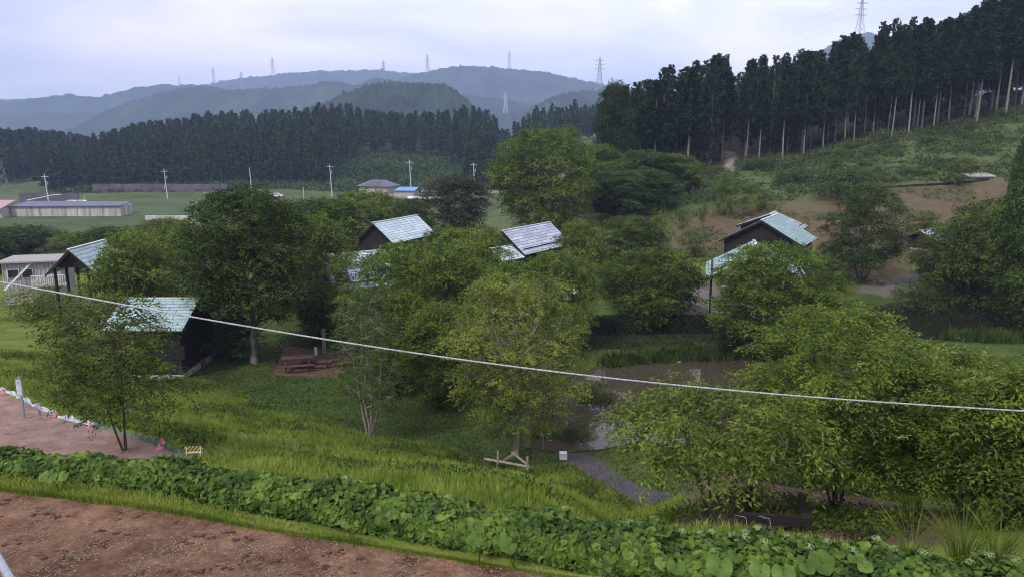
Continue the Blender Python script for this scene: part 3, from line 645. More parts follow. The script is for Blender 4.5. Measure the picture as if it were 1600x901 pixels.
# conifers
def cedar(seed, H, Rad, z0, nb, nq, qs, trunk_r, top=.12, narrow=.8):
    r = np.random.default_rng(seed)
    tt = np.linspace(0, 1, 8); P = np.stack([r.normal()*.0*tt, 0*tt, tt*H*.97], 1); P[0, 2] = -.6
    P[:, 0] += np.sin(tt*3)*H*.008*r.normal(); P[:, 1] += np.sin(tt*2.5)*H*.008*r.normal()
    tub = [(P, trunk_r*(1-.88*tt))]
    Ps = []; As = []; Sz = []; Rn = []
    for k in range(nb):
        u = (k+r.uniform())/nb; h = z0+(H-z0)*u; a = r.uniform(0, 6.28)
        ln = Rad*(1-u)**narrow*r.uniform(.6, 1.15)+Rad*top*r.uniform(.4, 1.2)
        if u < .15: ln *= .5+u*3.2
        base = np.array([0, 0, h]); dr = r.uniform(-.1, .25) if u < .7 else r.uniform(-.6, 0)
        d = np.array([math.cos(a), math.sin(a), -dr])
        n_ = max(6, int(nq*(.35+ln/Rad)))
        s = r.uniform(.25, 1, n_)**.75
        p = base+d*(ln*s)[:, None]+np.array([0, 0, 1])*(.22*ln*s**2)[:, None]+r.normal(size=(n_, 3))*ln*.13
        Ps.append(p); As.append(unit(d*.8+r.normal(size=(n_, 3))*.6)); Sz.append(qs*r.uniform(.6, 1.3, n_)); Rn.append(np.clip(r.uniform()*.5+r.uniform(0, .5, n_)+.12*u, 0, 1))
        if k % 3 == 0: tub.append((np.stack([base, base+d*ln*.8]), np.array([.05, .02])*H/20))
    Pn = np.concatenate(Ps); An = np.concatenate(As); S = np.concatenate(Sz)
    Nn = unit(r.normal(size=Pn.shape)*.9+np.array([0, 0, .6]))
    lv, lf = leaves(Pn, An, Nn, S, S*.55)
    tv, tf = tubes(tub, 6)
    return tv, tf, lv, lf, np.concatenate(Rn)
def cedar_meshes(prefix, specs, leaf, bark):
    out = []
    for k, s in enumerate(specs):
        tv, tf, lv, lf, rn = cedar(**s)
        out.append((s['H'], s['Rad'], (tv, tf, MATS[bark]), (lv, lf, MATS[leaf], rn)))
    return out
NEARC = cedar_meshes('n', [dict(seed=40+k, H=20, Rad=[2.0,1.7,2.4,1.9,2.2,1.6][k], z0=[8.5,8,7,9.5,6,9][k], nb=110, nq=70, qs=.42, trunk_r=.15, top=[.16,.08,.24,.12,.08,.2][k], narrow=[.6,.8,.5,.7,.8,.6][k]) for k in range(6)], 'needle_near', 'bark_cedar')
MIDC = cedar_meshes('m', [dict(seed=80+k, H=20, Rad=[2.6,2.2,3.0][k], z0=[2,4,1][k], nb=110, nq=45, qs=.5, trunk_r=.2, top=.1, narrow=[.6,.8,.55][k]) for k in range(3)], 'needle_near', 'bark_cedar')
LOWC = cedar_meshes('l', [dict(seed=60+k, H=20, Rad=[3.0,2.6,3.2,2.8][k], z0=[2.5,1.5,3.5,2.5][k], nb=120, nq=24, qs=.8, trunk_r=.2, top=.03, narrow=[.8,.95,.75,1.05][k]) for k in range(4)], 'needle_far', 'bark_cedar')
MC = {}
def put_cedar(kind, k, name, x, y, z, H, Rad, label, group, parts=True):
    h0, r0, tr_, cr_ = kind[k]
    root = empty(name, (x, y, z), random.uniform(0, 6.28), label, 'tree', group, scale=(Rad/r0, Rad/r0, H/h0))
    key = (id(kind), k)
    if key not in MC:
        a = mesh_obj('trunk', tr_[0], tr_[1], tr_[2], root, smooth=True); c = mesh_obj('crown', cr_[0], cr_[1], cr_[2], root, rnd=cr_[3]); MC[key] = (a.data, c.data)
    else:
        for nm, dd in zip(('trunk', 'crown'), MC[key]):
            o = bpy.data.objects.new(nm, dd); C.objects.link(o); o.parent = root
    return root
SKY_R = ([900,940,1000,1040,1100,1180,1240,1275,1300,1335,1370,1420,1450,1480,1520,1600,1750], [190,135,128,104,92,88,78,82,56,50,32,22,30,6,-15,-30,-50])
rr_ = random.Random(5)
nrow = 0
for Y, sp in [(128,3.6),(132,3.2),(137,3.4),(143,3.6),(150,4.0),(158,4.4),(168,5),(180,6)]:
    x = (950-800)/F*Y
    while x < .76*Y:
        xx = x+rr_.uniform(-1.2, 1.2); yy = Y+rr_.uniform(-2, 2)+ (6 if xx/Y > .5 else 0)*0
        px = 800+F*xx/yy*1.0
        x += sp*rr_.uniform(.75, 1.3)
        if 1128 < px < 1152: continue
        z = hz(xx, yy); top = np.interp(px, *SKY_R)
        zt = pz(px, top, yy)
        fac = rr_.uniform(.85, 1.03)
        if nrow == 0: fac = rr_.uniform(.7, .95)
        if 1262 < px < 1275 or 1328 < px < 1342: fac *= .88
        H = (zt-z)*fac
        if H < 6: continue
        low = (nrow >= 2 and rr_.random() < .6) or (px < 1240 and rr_.random() < .45)
        k = rr_.randrange(3 if low else 6)
        put_cedar(MIDC if low else NEARC, k, 'cedar_tree', xx, yy, z, H, 2.4*rr_.uniform(.85, 1.2)*min(1.15, H/19), 'tall dark cedar with bare trunk in the wood above the green slope', 'cedars in the wood above the green slope')
    nrow += 1
# wood across the valley on the left
SKY_L = ([-200,0,40,75,100,145,150,210,300,400,480,535,560,600,680,740,755,775,790], [205,202,196,202,205,212,212,192,178,172,168,158,168,174,172,163,175,200,240])
cnt = 0
for row, (Y, sp) in enumerate([(274,5.0),(281,5.2),(290,5.6),(300,6),(313,6.4),(328,6.8),(345,7.4),(366,8)]):
    x = -.76*Y
    while x < -.012*Y:
        xx = x+rr_.uniform(-1.8, 1.8); yy = Y+rr_.uniform(-3, 3); x += sp*rr_.uniform(.8, 1.25)
        px = 800+F*xx/yy
        if px < 78 and Y < 310: continue
        if 510 < px < 735 and Y < 318+ (0 if 560 < px < 700 else -(abs(px-630)-70)*.9): continue
        if px < 78: yy += 60*0
        z = hz(xx, yy); zt = pz(px, np.interp(px, *SKY_L), yy)
        H = zt-z
        H = min(H*(.66+.045*row)*rr_.uniform(.9, 1.06), 28)
        if H < 5: continue
        put_cedar(LOWC, rr_.randrange(4), 'conifer_tree', xx, yy, z, H, 3.5*rr_.uniform(.8, 1.25), 'dark conifer in the dense wood across the valley on the left', 'conifers in the wood across the valley'); cnt += 1
for k in range(26):
    px = 805+k*5.6+rr_.uniform(-2, 2); Y = rr_.uniform(330, 380); x = (px-800)/F*Y; z = hz(x, Y)
    H = pz(px, np.interp(px, [800,830,870,900,950], [192,168,160,156,160]), Y)-z
    put_cedar(LOWC, rr_.randrange(4), 'conifer_tree', x, Y, z, H*rr_.uniform(.8, 1), 2.9, 'bluish conifer in the far clump behind the tallest rounded tree', 'far conifers behind the tallest rounded tree')

# conifers too deep in the wood to tell apart
def wood_mass(name, pts, kind, label):
    V = []; Q = []; Rn = []; b = 0
    for (x, y, z, H, Rad) in pts:
        h0, r0, tr_, cr_ = kind[rr_.randrange(len(kind))]
        lv = cr_[0]*np.array([Rad/r0, Rad/r0, H/h0]); a = rr_.uniform(0, 6.28); c_, s_ = math.cos(a), math.sin(a)
        lv = np.stack([lv[:, 0]*c_-lv[:, 1]*s_+x, lv[:, 0]*s_+lv[:, 1]*c_+y, lv[:, 2]+z], 1)
        V.append(lv); Q.append(cr_[1]+b); Rn.append(cr_[3]); b += len(lv)
    o = mesh_obj(name, np.concatenate(V), np.concatenate(Q), kind[0][3][2], rnd=np.concatenate(Rn))
    tag(o, label, 'wood', kind='stuff'); return o
pts = []
for Y in (190, 200, 212, 226):
    x = .13*Y
    while x < .8*Y:
        px = 800+F*x/Y; x += rr_.uniform(3.5, 6)
        if 1128 < px < 1152: continue
        z = hz(x, Y); H = (pz(px, np.interp(px, *SKY_R)+16, Y)-z)*rr_.uniform(.75, .95)
        if H > 8: pts.append((x, Y, z, H, 3.0))
wood_mass('cedar_wood', pts, MIDC, 'dark depth of the cedar wood behind the bare front trunks on the right')
pts = []
for Y in (350, 362, 375, 388, 402):
    x = -.9*Y
    while x < -.02*Y:
        px = 800+F*x/Y; x += rr_.uniform(3.5, 6); z = hz(x, Y)
        if px > 95 and Y < 385: continue
        H = min(30, (pz(px, np.interp(px, *SKY_L), Y)-z)*rr_.uniform(.85, 1.0))
        if H > 6: pts.append((x, Y, z, H, 3.6))
wood_mass('conifer_wood', pts, LOWC, 'hindmost mass of the conifer wood across the valley')

# ------------------------------------------------------------------ stuff: ground cover, grass
def tufts(name, P, hgt, n_per, width, mat, label, lean=.5, seed=1):
    """P (n,3) tuft roots, hgt (n,) -> one mesh of bent blades"""
    r = np.random.default_rng(seed); n = len(P); i = np.repeat(np.arange(n), n_per); m_ = len(i)
    h = hgt[i]*r.uniform(.5, 1.2, m_); a = r.uniform(0, 6.28, m_)
    B = P[i]+np.stack([np.cos(a), np.sin(a), 0*a], 1)*(h*.25*r.uniform(0, 1, m_))[:, None]
    d = np.stack([np.cos(a), np.sin(a), 0*a], 1)*(lean*r.uniform(.2, 1, m_))[:, None]
    sd = np.stack([-np.sin(a+r.uniform(-1, 1, m_)), np.cos(a), 0*a], 1)*(width*r.uniform(.6, 1.3, m_))[:, None]*.5
    up = np.array([0, 0, 1.0])
    M = B+(up*.55+d*.2)*h[:, None]; Tp = B+(up*.9+d*.9)*h[:, None]
    V = np.stack([B-sd, B+sd, M+sd*.8, M-sd*.8, Tp+sd*.12, Tp-sd*.12], 1).reshape(-1, 3)
    b = (np.arange(m_)*6)[:, None]
    Q = np.stack([b+np.array([[0, 1, 2, 3]]), b+np.array([[3, 2, 4, 5]])], 1).reshape(-1, 4)
    rn = np.repeat(np.clip(r.uniform(0, 1, n)[i]*.6+r.uniform(0, .4, m_), 0, 1), 2)
    o = mesh_obj(name, V, Q, MATS[mat], rnd=rn); tag(o, label, 'grass', kind='stuff'); return o
def cover(name, P, rad, hgt, n_per, size, mat, label, seed=1, cat='plants'):
    r = np.random.default_rng(seed); n = len(P); i = np.repeat(np.arange(n), n_per); m_ = len(i)
    d = scatter_dir(m_, r)*(r.uniform(0, 1, m_)**.4)[:, None]; d[:, 2] = np.abs(d[:, 2])
    Q0 = P[i]+d*np.stack([rad[i], rad[i], hgt[i]], 1)
    A = unit(d+r.normal(size=d.shape)*.6); Nn = unit(r.normal(size=d.shape)*.6+np.array([0, -.1, .7]))
    s = size*r.uniform(.6, 1.4, m_)
    V, Q = leaves(Q0, A, Nn, s, s*.55)
    rn = np.clip(r.uniform(0, 1, n)[i]*.7+r.uniform(0, .4, m_), 0, 1)
    o = mesh_obj(name, V, Q, MATS[mat], rnd=rn); tag(o, label, cat, kind='stuff'); return o
r = np.random.default_rng(101)
def polar_pts(n, t0, t1, y0, y1):
    y = np.sqrt(r.uniform(y0**2, y1**2, n)); t = r.uniform(t0, t1, n); return t*y, y
def onground(x, y): return np.stack([x, y, hf(x, y)], 1)
# weedy grass on the near slope
x, y = polar_pts(120000, -.80, .60, 9, 42)
pm = .5+.5*smooth_noise(x, y, 1.3, 8)
dens = np.clip(1.4-(y-9)/40, .4, 1)*(.35+.65*pm)
ok = (poly_sd(x, y, dirt_P) > .1) & (poly_sd(x, y, bench_P) > .15+.3*pm) & (poly_sd(x, y, lawn_P) > -.25) & (poly_sd(x, y, rdirt_P) > 0) & (poly_sd(x, y, path_P) > .1) & (r.uniform(0, 1, len(x)) < dens) & ((smooth_noise(x, y, 1.9, 21) < .22) | (r.uniform(0, 1, len(x)) < .25))
x, y, pm = x[ok], y[ok], pm[ok]
tufts('weedy_grass', onground(x, y), (.10+.20*pm*r.uniform(.5, 1.5, len(x))), 5, .016, 'blade', 'long yellow-green weedy grass on the bank beyond the leafy hedge', seed=2)
x, y = polar_pts(26000, -.80, .60, 12, 40)
ok = (poly_sd(x, y, dirt_P) > .6) & (poly_sd(x, y, bench_P) > .4) & (poly_sd(x, y, lawn_P) > .1) & (poly_sd(x, y, path_P) > .3) & (smooth_noise(x, y, 2.4, 4) > .05)
x, y = x[ok], y[ok]
cover('bank_weeds', onground(x, y), np.full(len(x), .18), r.uniform(.08, .3, len(x)), 12, .09, 'leaf_mid', 'low leafy weeds scattered through the bank grass', seed=3)
# short lawn
x, y = polar_pts(90000, -.55, .30, 24, 50)
ok = (poly_sd(x, y, lawn_P) < .3) & (poly_sd(x, y, POND_A) > .5) & (poly_sd(x, y, path_P) > 0) & (poly_sd(x, y, picnic_P) > -.2)
x, y = x[ok], y[ok]
tufts('lawn_grass', onground(x, y), r.uniform(.04, .10, len(x)), 3, .02, 'blade_dark', 'short shaded lawn grass around the cabins and pond', seed=4)
# strip between the bare yard and the leafy hedge
px_ = r.uniform(-250, 1350, 22000); py_ = np.interp(px_, [-200,0,200,400,600,800,1000,1300,1700], [742,766,790,822,850,882,908,940,975])-r.uniform(-5, 1, len(px_))**2*np.interp(px_, [0, 350, 600], [1.3, .9, .15])+3
pp = np.array([at_z(a, c, 9.69) for a, c in zip(px_, py_)])
tufts('verge_grass', onground(pp[:, 0], pp[:, 1]), r.uniform(.03, .15, len(pp))*np.interp(px_, [300, 600], [.75, .35]), 5, .009, 'blade', 'grass verge between the bare yard and the leafy hedge', seed=5)
# green slope and clearings
x, y = polar_pts(30000, .16, .80, 80, 190)
ok = (poly_sd(x, y, brown_P) > .5) & (y > 84+14*(x/y < .3)) & (poly_sd(x, y, pale_P) > 0) & (y < 133) & ((smooth_noise(x, y, 4, 11)+.6*smooth_noise(x, y, 1.7, 12) > -.02) | (y > 122) | (r.uniform(0, 1, len(x)) < .25))
x, y = x[ok], y[ok]
cover('slope_scrub', onground(x, y), r.uniform(.25, .8, len(x)), r.uniform(.15, .8, len(x))*(.5+.9*(smooth_noise(x, y, 6, 2) > .1)), 16, .30, 'cover', 'green scrub covering the slope below the cedar wood', seed=6)
x, y = polar_pts(7000, .16, .62, 66, 110)
ok = (poly_sd(x, y, brown_P) < 3) & (smooth_noise(x, y, 3, 6) > .05); x, y = x[ok], y[ok]
cover('brown_slope_weeds', onground(x, y), r.uniform(.15, .5, len(x)), r.uniform(.1, .4, len(x)), 9, .2, 'cover', 'sparse weeds on the bare brown slope', seed=7)
x, y = polar_pts(13000, -.62, .0, 252, 335)
ok = (y > 262) ; x, y = x[ok], y[ok]
cover('clearing_scrub', onground(x, y), r.uniform(.7, 1.6, len(x)), r.uniform(.4, 1.4, len(x)), 9, 1.0, 'cover_far', 'green scrub on the clearing behind the distant blue-grey house', seed=8)
# reeds along the far pond bank
def reeds(name, seg, n, h, label, seed):
    rr = np.random.default_rng(seed); P = []
    a = np.array([at_z(*p, 0)[:2] for p in seg]); k = rr.integers(0, len(a)-1, n); t = rr.uniform(0, 1, n)
    q = a[k]+(a[k+1]-a[k])*t[:, None]+rr.normal(size=(n, 2))*np.array([.25, .32])
    z = np.maximum(hf(q[:, 0], q[:, 1]), -.05)
    tufts(name, np.stack([q[:, 0], q[:, 1], z], 1), rr.uniform(.6, 1.2, n)*h, 5, .035, 'leaf_dark', label, lean=.25, seed=seed)
reeds('reeds', [(945,570),(1000,565),(1060,561),(1120,560),(1190,556),(1260,556)], 1500, .55, 'dark green reeds along the far edge of the brown pond', 9)
reeds('reeds', [(1480,538),(1540,541),(1600,543),(1680,540)], 1300, 1.0, 'tall dark reeds at the right edge in front of the dark pond', 10)
# sparse twiggy weeds of the far bank
x, y = polar_pts(5000, .10, .36, 46.3, 51)
ok = (poly_sd(x, y, POND_A) > .2) & (y < 49.3); x, y = x[ok], y[ok]
tufts('bank_grass', onground(x, y), r.uniform(.1, .4, len(x)), 4, .02, 'leaf_brownish', 'dry brownish grass on the bank under the dark hedge', seed=11)
# stones and straw on the bare yard
nS = 6500; px_ = r.uniform(-60, 1250, nS); py_ = r.uniform(765, 925, nS)
pp = np.array([at_z(a, c, 9.7) for a, c in zip(px_, py_)]); ok = poly_sd(pp[:, 0], pp[:, 1], dirt_P) < 0; pp = pp[ok]
base = onground(pp[:, 0], pp[:, 1]); k = len(base)
s = (.004+.016*r.uniform(0, 1, k)**4)
oct_ = np.array([(1,0,0),(0,1,0),(-1,0,0),(0,-1,0),(0,0,.7),(0,0,-.5)], float)
V = base[:, None]+oct_[None]*s[:, None, None]*r.uniform(.6, 1.4, (k, 6, 1))*np.array([1.2, 1, .8]); b_ = (np.arange(k)*6)[:, None, None]
Q = (b_+np.array([[0,1,4],[1,2,4],[2,3,4],[3,0,4],[1,0,5],[2,1,5],[3,2,5],[0,3,5]])[None]).reshape(-1, 3)
flat('stone', (.24,.18,.14), (.10,.07,.05), .95, 30)
tag(mesh_obj('gravel', V.reshape(-1, 3), Q, MATS['stone']), 'loose stones and soil crumbs on the bare brown yard', 'gravel', kind='stuff')
nC = 110; cp_ = base[r.integers(0, k, nC)]+np.stack([r.normal(size=nC)*.3, r.normal(size=nC)*.3, r.normal(size=nC)*0], 1); okc = poly_sd(cp_[:, 0], cp_[:, 1], dirt_P) < -.1; cp_ = np.repeat(cp_[okc], 5, 0)+0
cp_ = cp_+np.stack([r.normal(size=len(cp_))*.07, r.normal(size=len(cp_))*.03, r.normal(size=len(cp_))*0], 1); kc = len(cp_); sc_ = r.uniform(.010, .028, kc)
V = cp_[:, None]+oct_[None]*sc_[:, None, None]*r.uniform(.5, 1.5, (kc, 6, 1))*np.array([1.5, 1.1, .5]); b_ = (np.arange(kc)*6)[:, None, None]
Q = (b_+np.array([[0,1,4],[1,2,4],[2,3,4],[3,0,4],[1,0,5],[2,1,5],[3,2,5],[0,3,5]])[None]).reshape(-1, 3)
flat('clod', (.10,.055,.035), (.05,.025,.016), 1, 20)
tag(mesh_obj('soil_clods', V.reshape(-1, 3), Q, MATS['clod']), 'dark damp clods of soil lying on the bare brown yard', 'soil', kind='stuff')
flat('straw', (.42,.34,.24), (.22,.15,.10), .9, 20)
m_ = 3500; idx = r.integers(0, k, m_); B = base[idx]+np.array([0, 0, .004])+np.stack([r.normal(size=m_)*.1, r.normal(size=m_)*.1, 0*idx], 1)
a_ = r.uniform(0, 6.28, m_); A = np.stack([np.cos(a_), np.sin(a_), r.uniform(-.02, .15, m_)], 1); ln = r.uniform(.02, .08, m_)
V, Q = leaves(B, unit(A), np.tile([0, 0, 1.0], (m_, 1)), ln, np.full(m_, .005))
tag(mesh_obj('straw', V, Q, MATS['straw']), 'bits of dry straw strewn over the bare brown yard', 'straw', kind='stuff')

# ------------------------------------------------------------------ leafy hedge in the foreground
FRONT = np.array([at_z(a, c, 9.66)[:2] for a, c in [(-420,715),(-200,730),(0,749),(100,756),(200,768),(300,782),(400,800),(500,815),(600,838),(700,852),(800,868),(900,886),(1000,903),(1100,921),(1200,938),(1400,968),(1600,995),(1900,1040)]])
BACKP = np.array([[FRONT[i][0], FRONT[i][1]] for i in range(len(FRONT))])
seglen = np.r_[0, np.cumsum(np.linalg.norm(np.diff(FRONT, axis=0), axis=1))]
def hedge_pt(u, w, hh=1.0):
    """u along 0..1, w across 0 (front) .. 1 (back): point on the hedge's surface and its normal"""
    s = u*seglen[-1]; x = np.interp(s, seglen, FRONT[:, 0]); y = np.interp(s, seglen, FRONT[:, 1])
    dep = np.interp(s/seglen[-1], [0, .25, .5, .75, 1], [1.2, 1.2, 1.35, 1.55, 1.7])
    nx_, ny_ = -np.gradient(FRONT[:, 1]), np.gradient(FRONT[:, 0]); ln = np.hypot(nx_, ny_); nx_, ny_ = nx_/ln, ny_/ln
    bx = np.interp(s, seglen, nx_); by = np.interp(s, seglen, ny_)
    h = np.interp(u, [0, .18, .35, .5, .7, 1], [.33, .34, .33, .35, .35, .35])
    h = h*(1+.09*np.sin(s*2.3)+.10*np.sin(s*5.1+1)+.08*np.sin(s*11+2))
    ang = w*math.pi
    X = x+bx*dep*(.5-.5*np.cos(ang)); Yv = y+by*dep*(.5-.5*np.cos(ang))
    g = hf(X, Yv); Z = g+np.sin(ang)**.65*h*hh*(1.15 if True else 1)
    Nn = np.stack([-bx*np.cos(ang), -by*np.cos(ang), np.sin(ang)+.25], 1)
    return np.stack([X, Yv, Z], 1), unit(Nn)
hr = np.random.default_rng(77)
hedge = empty('leafy_hedge', (FRONT[8][0], FRONT[8][1], hz(*FRONT[8])), 0, 'long low hedge of broad fresh green leaves running across the foreground', 'hedge')
off = np.array(hedge.location)
n_ = 36000
u = hr.uniform(0, 1, n_); w = np.clip(hr.uniform(.0, .95, n_), 0, 1)
gaps = (smooth_noise(u*seglen[-1], w*0, .5, 3) > -.55) | (hr.uniform(0, 1, n_) < .6)
u, w = u[gaps], w[gaps]; n_ = len(u)
P, Nn = hedge_pt(u, w, hh=hr.uniform(.72, 1.06, n_))
Nn = unit(Nn+hr.normal(size=Nn.shape)*.42+np.array([0, 0, .35]))
A = unit(np.cross(Nn, hr.normal(size=Nn.shape))+np.array([0, -.25, -.25]))
big = np.where(hr.uniform(0, 1, n_) < .2, 1.35, 1.0)
Ln = hr.uniform(.04, .10, n_)*big; Wd = Ln*hr.uniform(.62, .85, n_)
V, Q = leaves(P-A*Ln[:, None]*.5, A, Nn, Ln, Wd, seg=2)
mesh_obj('leaves', V-off, Q, MATS['leaf_hydrangea'], hedge, rnd=np.repeat(np.clip(.25+hr.normal(size=n_)*.28+.3*(big > 1), 0, 1), 4), smooth=False)
# inner leaves and stems
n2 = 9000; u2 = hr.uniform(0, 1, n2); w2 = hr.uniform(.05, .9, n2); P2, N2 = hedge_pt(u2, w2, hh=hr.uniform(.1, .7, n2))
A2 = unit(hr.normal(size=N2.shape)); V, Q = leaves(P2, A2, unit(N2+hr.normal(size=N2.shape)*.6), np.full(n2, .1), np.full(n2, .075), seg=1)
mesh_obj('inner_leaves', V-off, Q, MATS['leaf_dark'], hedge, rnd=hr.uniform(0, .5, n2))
ns_ = 1100; us = hr.uniform(0, 1, ns_); ws = hr.uniform(.1, .8, ns_); Pt, _ = hedge_pt(us, ws, hh=np.full(ns_, .85)); tl = []
for q in Pt:
    b0 = np.array([q[0]+hr.normal()*.08, q[1]+hr.normal()*.08, 0]); b0[2] = q[2]-.5
    tl.append((np.stack([b0, (b0+q)/2+hr.normal(size=3)*.02, q]), np.array([.006, .005, .003])))
V, Q = tubes(tl, 4); mesh_obj('stems', V-off, Q, MATS['bark'], hedge)
for (px, py) in [(1147,802),(1142,812),(1154,812),(1110,822),(1088,834),(1075,806),(1183,830),(1197,850),(1232,842),(1022,812),(985,803),(1290,850),(1332,862),(1368,838),(1395,862),(1440,866),(1505,866),(1545,870),(1585,880),(880,800),(1168,845),(702,758),(540,752),(1262,862)]:
    # nearest hedge surface point along the line of sight
    us = np.linspace(0, 1, 500); best = None
    for wv in (.3, .38, .45, .5, .55, .6):
        Pq, Nq = hedge_pt(us, np.full(500, wv)); dd = Pq-np.array([0, 0, CZ]); rr0 = unit(ray(px, py)); e_ = np.linalg.norm(unit(dd)-rr0, axis=1); k_ = int(np.argmin(e_))
        if best is None or e_[k_] < best[0]: best = (e_[k_], Pq[k_])
    c_ = best[1]+np.array([0, 0, .05]); nq = 70
    d_ = scatter_dir(nq, hr); d_[:, 2] = np.abs(d_[:, 2]); Pp = c_+d_*np.array([.055, .055, .032])
    V, Q = leaves(Pp, unit(np.cross(d_, hr.normal(size=d_.shape))), d_, np.full(nq, .016), np.full(nq, .015))
    mesh_obj('flower_head', V-off, Q, MATS['flower_head'], hedge, rnd=hr.uniform(0, 1, nq))
# round-leaved butterbur plants growing out of the hedge
def disc_leaf(c, rad, nrm, ang0):
    nrm = unit(np.array(nrm, float)); a = unit(np.cross(nrm, [0.3, 1, .1])); b_ = np.cross(nrm, a); pts = [c-nrm*rad*.16]
    K = 26
    for ring in (.5, 1.0):
        for i in range(K):
            th = ang0+(i+.5)/K*2*math.pi; q = (i+.5)/K; notch = min(q, 1-q); rr = rad*.62*ring*(1-.8*math.exp(-(notch/.03)**2))*(1+.03*math.sin(3*th+1)+.025*math.sin(13*th))
            pts.append(c+(a*math.cos(th)+b_*math.sin(th))*rr+nrm*rad*(.05*math.sin(7*th)*ring-.12*(ring == 1.0)*(.6+.6*math.sin(3*th))))
    f = []
    for i in range(K-1):
        f.append([0, 1+i, 2+i, 2+i]); f.append([1+i, 1+K+i, 2+K+i, 2+i])
    f = [q if q[2] != q[3] else q[:3] for q in f]
    return pts, f
BB = [((1057,884,22),(1032,878,14)), ((1125,882,30),(1150,868,16)), ((1188,890,24),(1225,893,26)), ((1285,876,30),(1262,884,18)), ((795,850,22),(778,842,12)), ((740,843,17),), ((612,804,14),(628,812,8)), ((541,819,11),(530,815,7)), ((75,743,18),(98,742,13)), ((1338,870,18),(1352,884,16))]
BL = ['pale round leaf with a dark centre, low at the front of the hedge', 'broad double round leaf standing upright in the hedge right of the pale one', 'pair of broad round leaves at the bottom edge of the picture', 'large tilted round leaf low in the right part of the hedge', 'big round leaf low on the hedge front below the birch', 'dark round leaf left of the big one below the birch', 'light round leaf on the hedge front left of centre', 'smallest pale round leaf at the hedge foot left of centre', 'broad pale leaves on the hedge at the far left', 'round leaves in the hedge close to the tall grass on the right']
for leafs, lb in zip(BB, BL):
    root = None
    for (px, py, rp_) in leafs:
        Y = at_z(px, py, 9.66+.28)[1]-.1; c = at_y(px, py, Y); rad = rp_/F*np.linalg.norm(c-np.array([0, 0, CZ]))
        if root is None: g0 = np.array([c[0]+.05, c[1]+.1, hz(c[0]+.05, c[1]+.1)]); root = empty('butterbur_plant', g0, 0, lb, 'plant', 'round-leaved plants in the hedge')
        pts, f = disc_leaf(c, rad, [hr.normal()*.3, -.5+hr.normal()*.25, .9], math.pi*1.5+hr.normal()*.5)
        mesh_obj('leaf', np.array(pts)-g0, f, MATS['leaf_butterbur'], root, rnd=np.full(len(f), hr.uniform(.1, .8)), smooth=True)
        V, Q = tubes([(np.stack([g0, (g0+c)/2+np.array([.03, 0, .02]), c-np.array([0, 0, .01])]), np.array([.009, .007, .006]))], 5)
        mesh_obj('stalk', V-g0, Q, MATS['leaf_hydrangea'], root, rnd=np.full(len(Q), .5))
# clumps of long grass at the right end
for (px, py, n_, h, lb) in [(1450, 878, 60, .75, 'arching long grass clump left of the others at the lower right'), (1530, 884, 110, .85, 'largest arching long grass clump at the lower right'), (1590, 870, 90, .8, 'long grass clump at the right edge above the hedge')]:
    c = at_z(px, py, 9.45); c[1] += .3; c[2] = hz(c[0], c[1]); tl = []
    for i in range(n_):
        a = hr.uniform(0, 6.28); o = np.array([math.cos(a), math.sin(a), 0]); ll = h*hr.uniform(.6, 1.1); s0 = c*0+o*hr.uniform(0, .14); lean_ = hr.uniform(.15, .75)
        t = np.linspace(0, 1, 6)[:, None]; Pb = s0+o*ll*lean_*t**1.8+np.array([0, 0, 1])*ll*(t-.30*lean_*t**2.5)
        tl.append((Pb, np.linspace(.0045, .0008, 6)))
    V, Q = tubes(tl, 3); tag(mesh_obj('grass_clump', V, Q, MATS['blade'], rnd=hr.uniform(0, 1, len(Q)), loc=tuple(c)), lb, 'grass clump', 'long grass clumps at the lower right')

# ------------------------------------------------------------------ cabins
def roofmat(name, c1, c2, mortar, bw=1.3, rh=.24):
    m, n, l, b = newmat(name); b.inputs['Roughness'].default_value = .38; b.inputs['Metallic'].default_value = .0; b.inputs['Specular IOR Level'].default_value = .55
    tcd = n.new('ShaderNodeTexCoord'); br = n.new('ShaderNodeTexBrick'); br.offset = .37; br.inputs['Scale'].default_value = 1
    br.inputs['Color1'].default_value = col4(c1); br.inputs['Color2'].default_value = col4(c2); br.inputs['Mortar'].default_value = col4(mortar)
    br.inputs['Mortar Size'].default_value = .022; br.inputs['Mortar Smooth'].default_value = .3; br.inputs['Brick Width'].default_value = bw; br.inputs['Row Height'].default_value = rh
    l.new(tcd.outputs['Object'], br.inputs['Vector'])
    t = n.new('ShaderNodeTexNoise'); t.inputs['Scale'].default_value = 1.5; t.inputs['Detail'].default_value = 6; l.new(tcd.outputs['Object'], t.inputs['Vector'])
    mr = n.new('ShaderNodeMapRange'); mr.inputs[1].default_value = .3; mr.inputs[2].default_value = .7; mr.inputs[3].default_value = .84; mr.inputs[4].default_value = 1.04; l.new(t.outputs['Fac'], mr.inputs[0])
    v = n.new('ShaderNodeVectorMath'); v.operation = 'SCALE'; l.new(br.outputs['Color'], v.inputs[0]); l.new(mr.outputs[0], v.inputs['Scale']); l.new(v.outputs[0], b.inputs['Base Color'])
    bp = n.new('ShaderNodeBump'); bp.inputs['Strength'].default_value = .5; bp.inputs['Distance'].default_value = .03; l.new(br.outputs['Fac'], bp.inputs['Height']); bp.invert = True; l.new(bp.outputs[0], b.inputs['Normal'])
    return m
roofmat('roof_teal', (.33,.46,.45), (.23,.345,.345), (.07,.115,.12))
roofmat('roof_pale', (.50,.60,.62), (.36,.46,.50), (.10,.15,.18), 1.8, .24)
roofmat('roof_grey', (.48,.52,.58), (.28,.31,.37), (.08,.09,.12), 1.6, .26)
flat('wood_dark', (.020,.013,.012), (.009,.007,.007), .8, 4, stretch=(1,1,6))
flat('wood_maroon', (.055,.022,.022), (.03,.014,.014), .8, 4, stretch=(1,1,6))
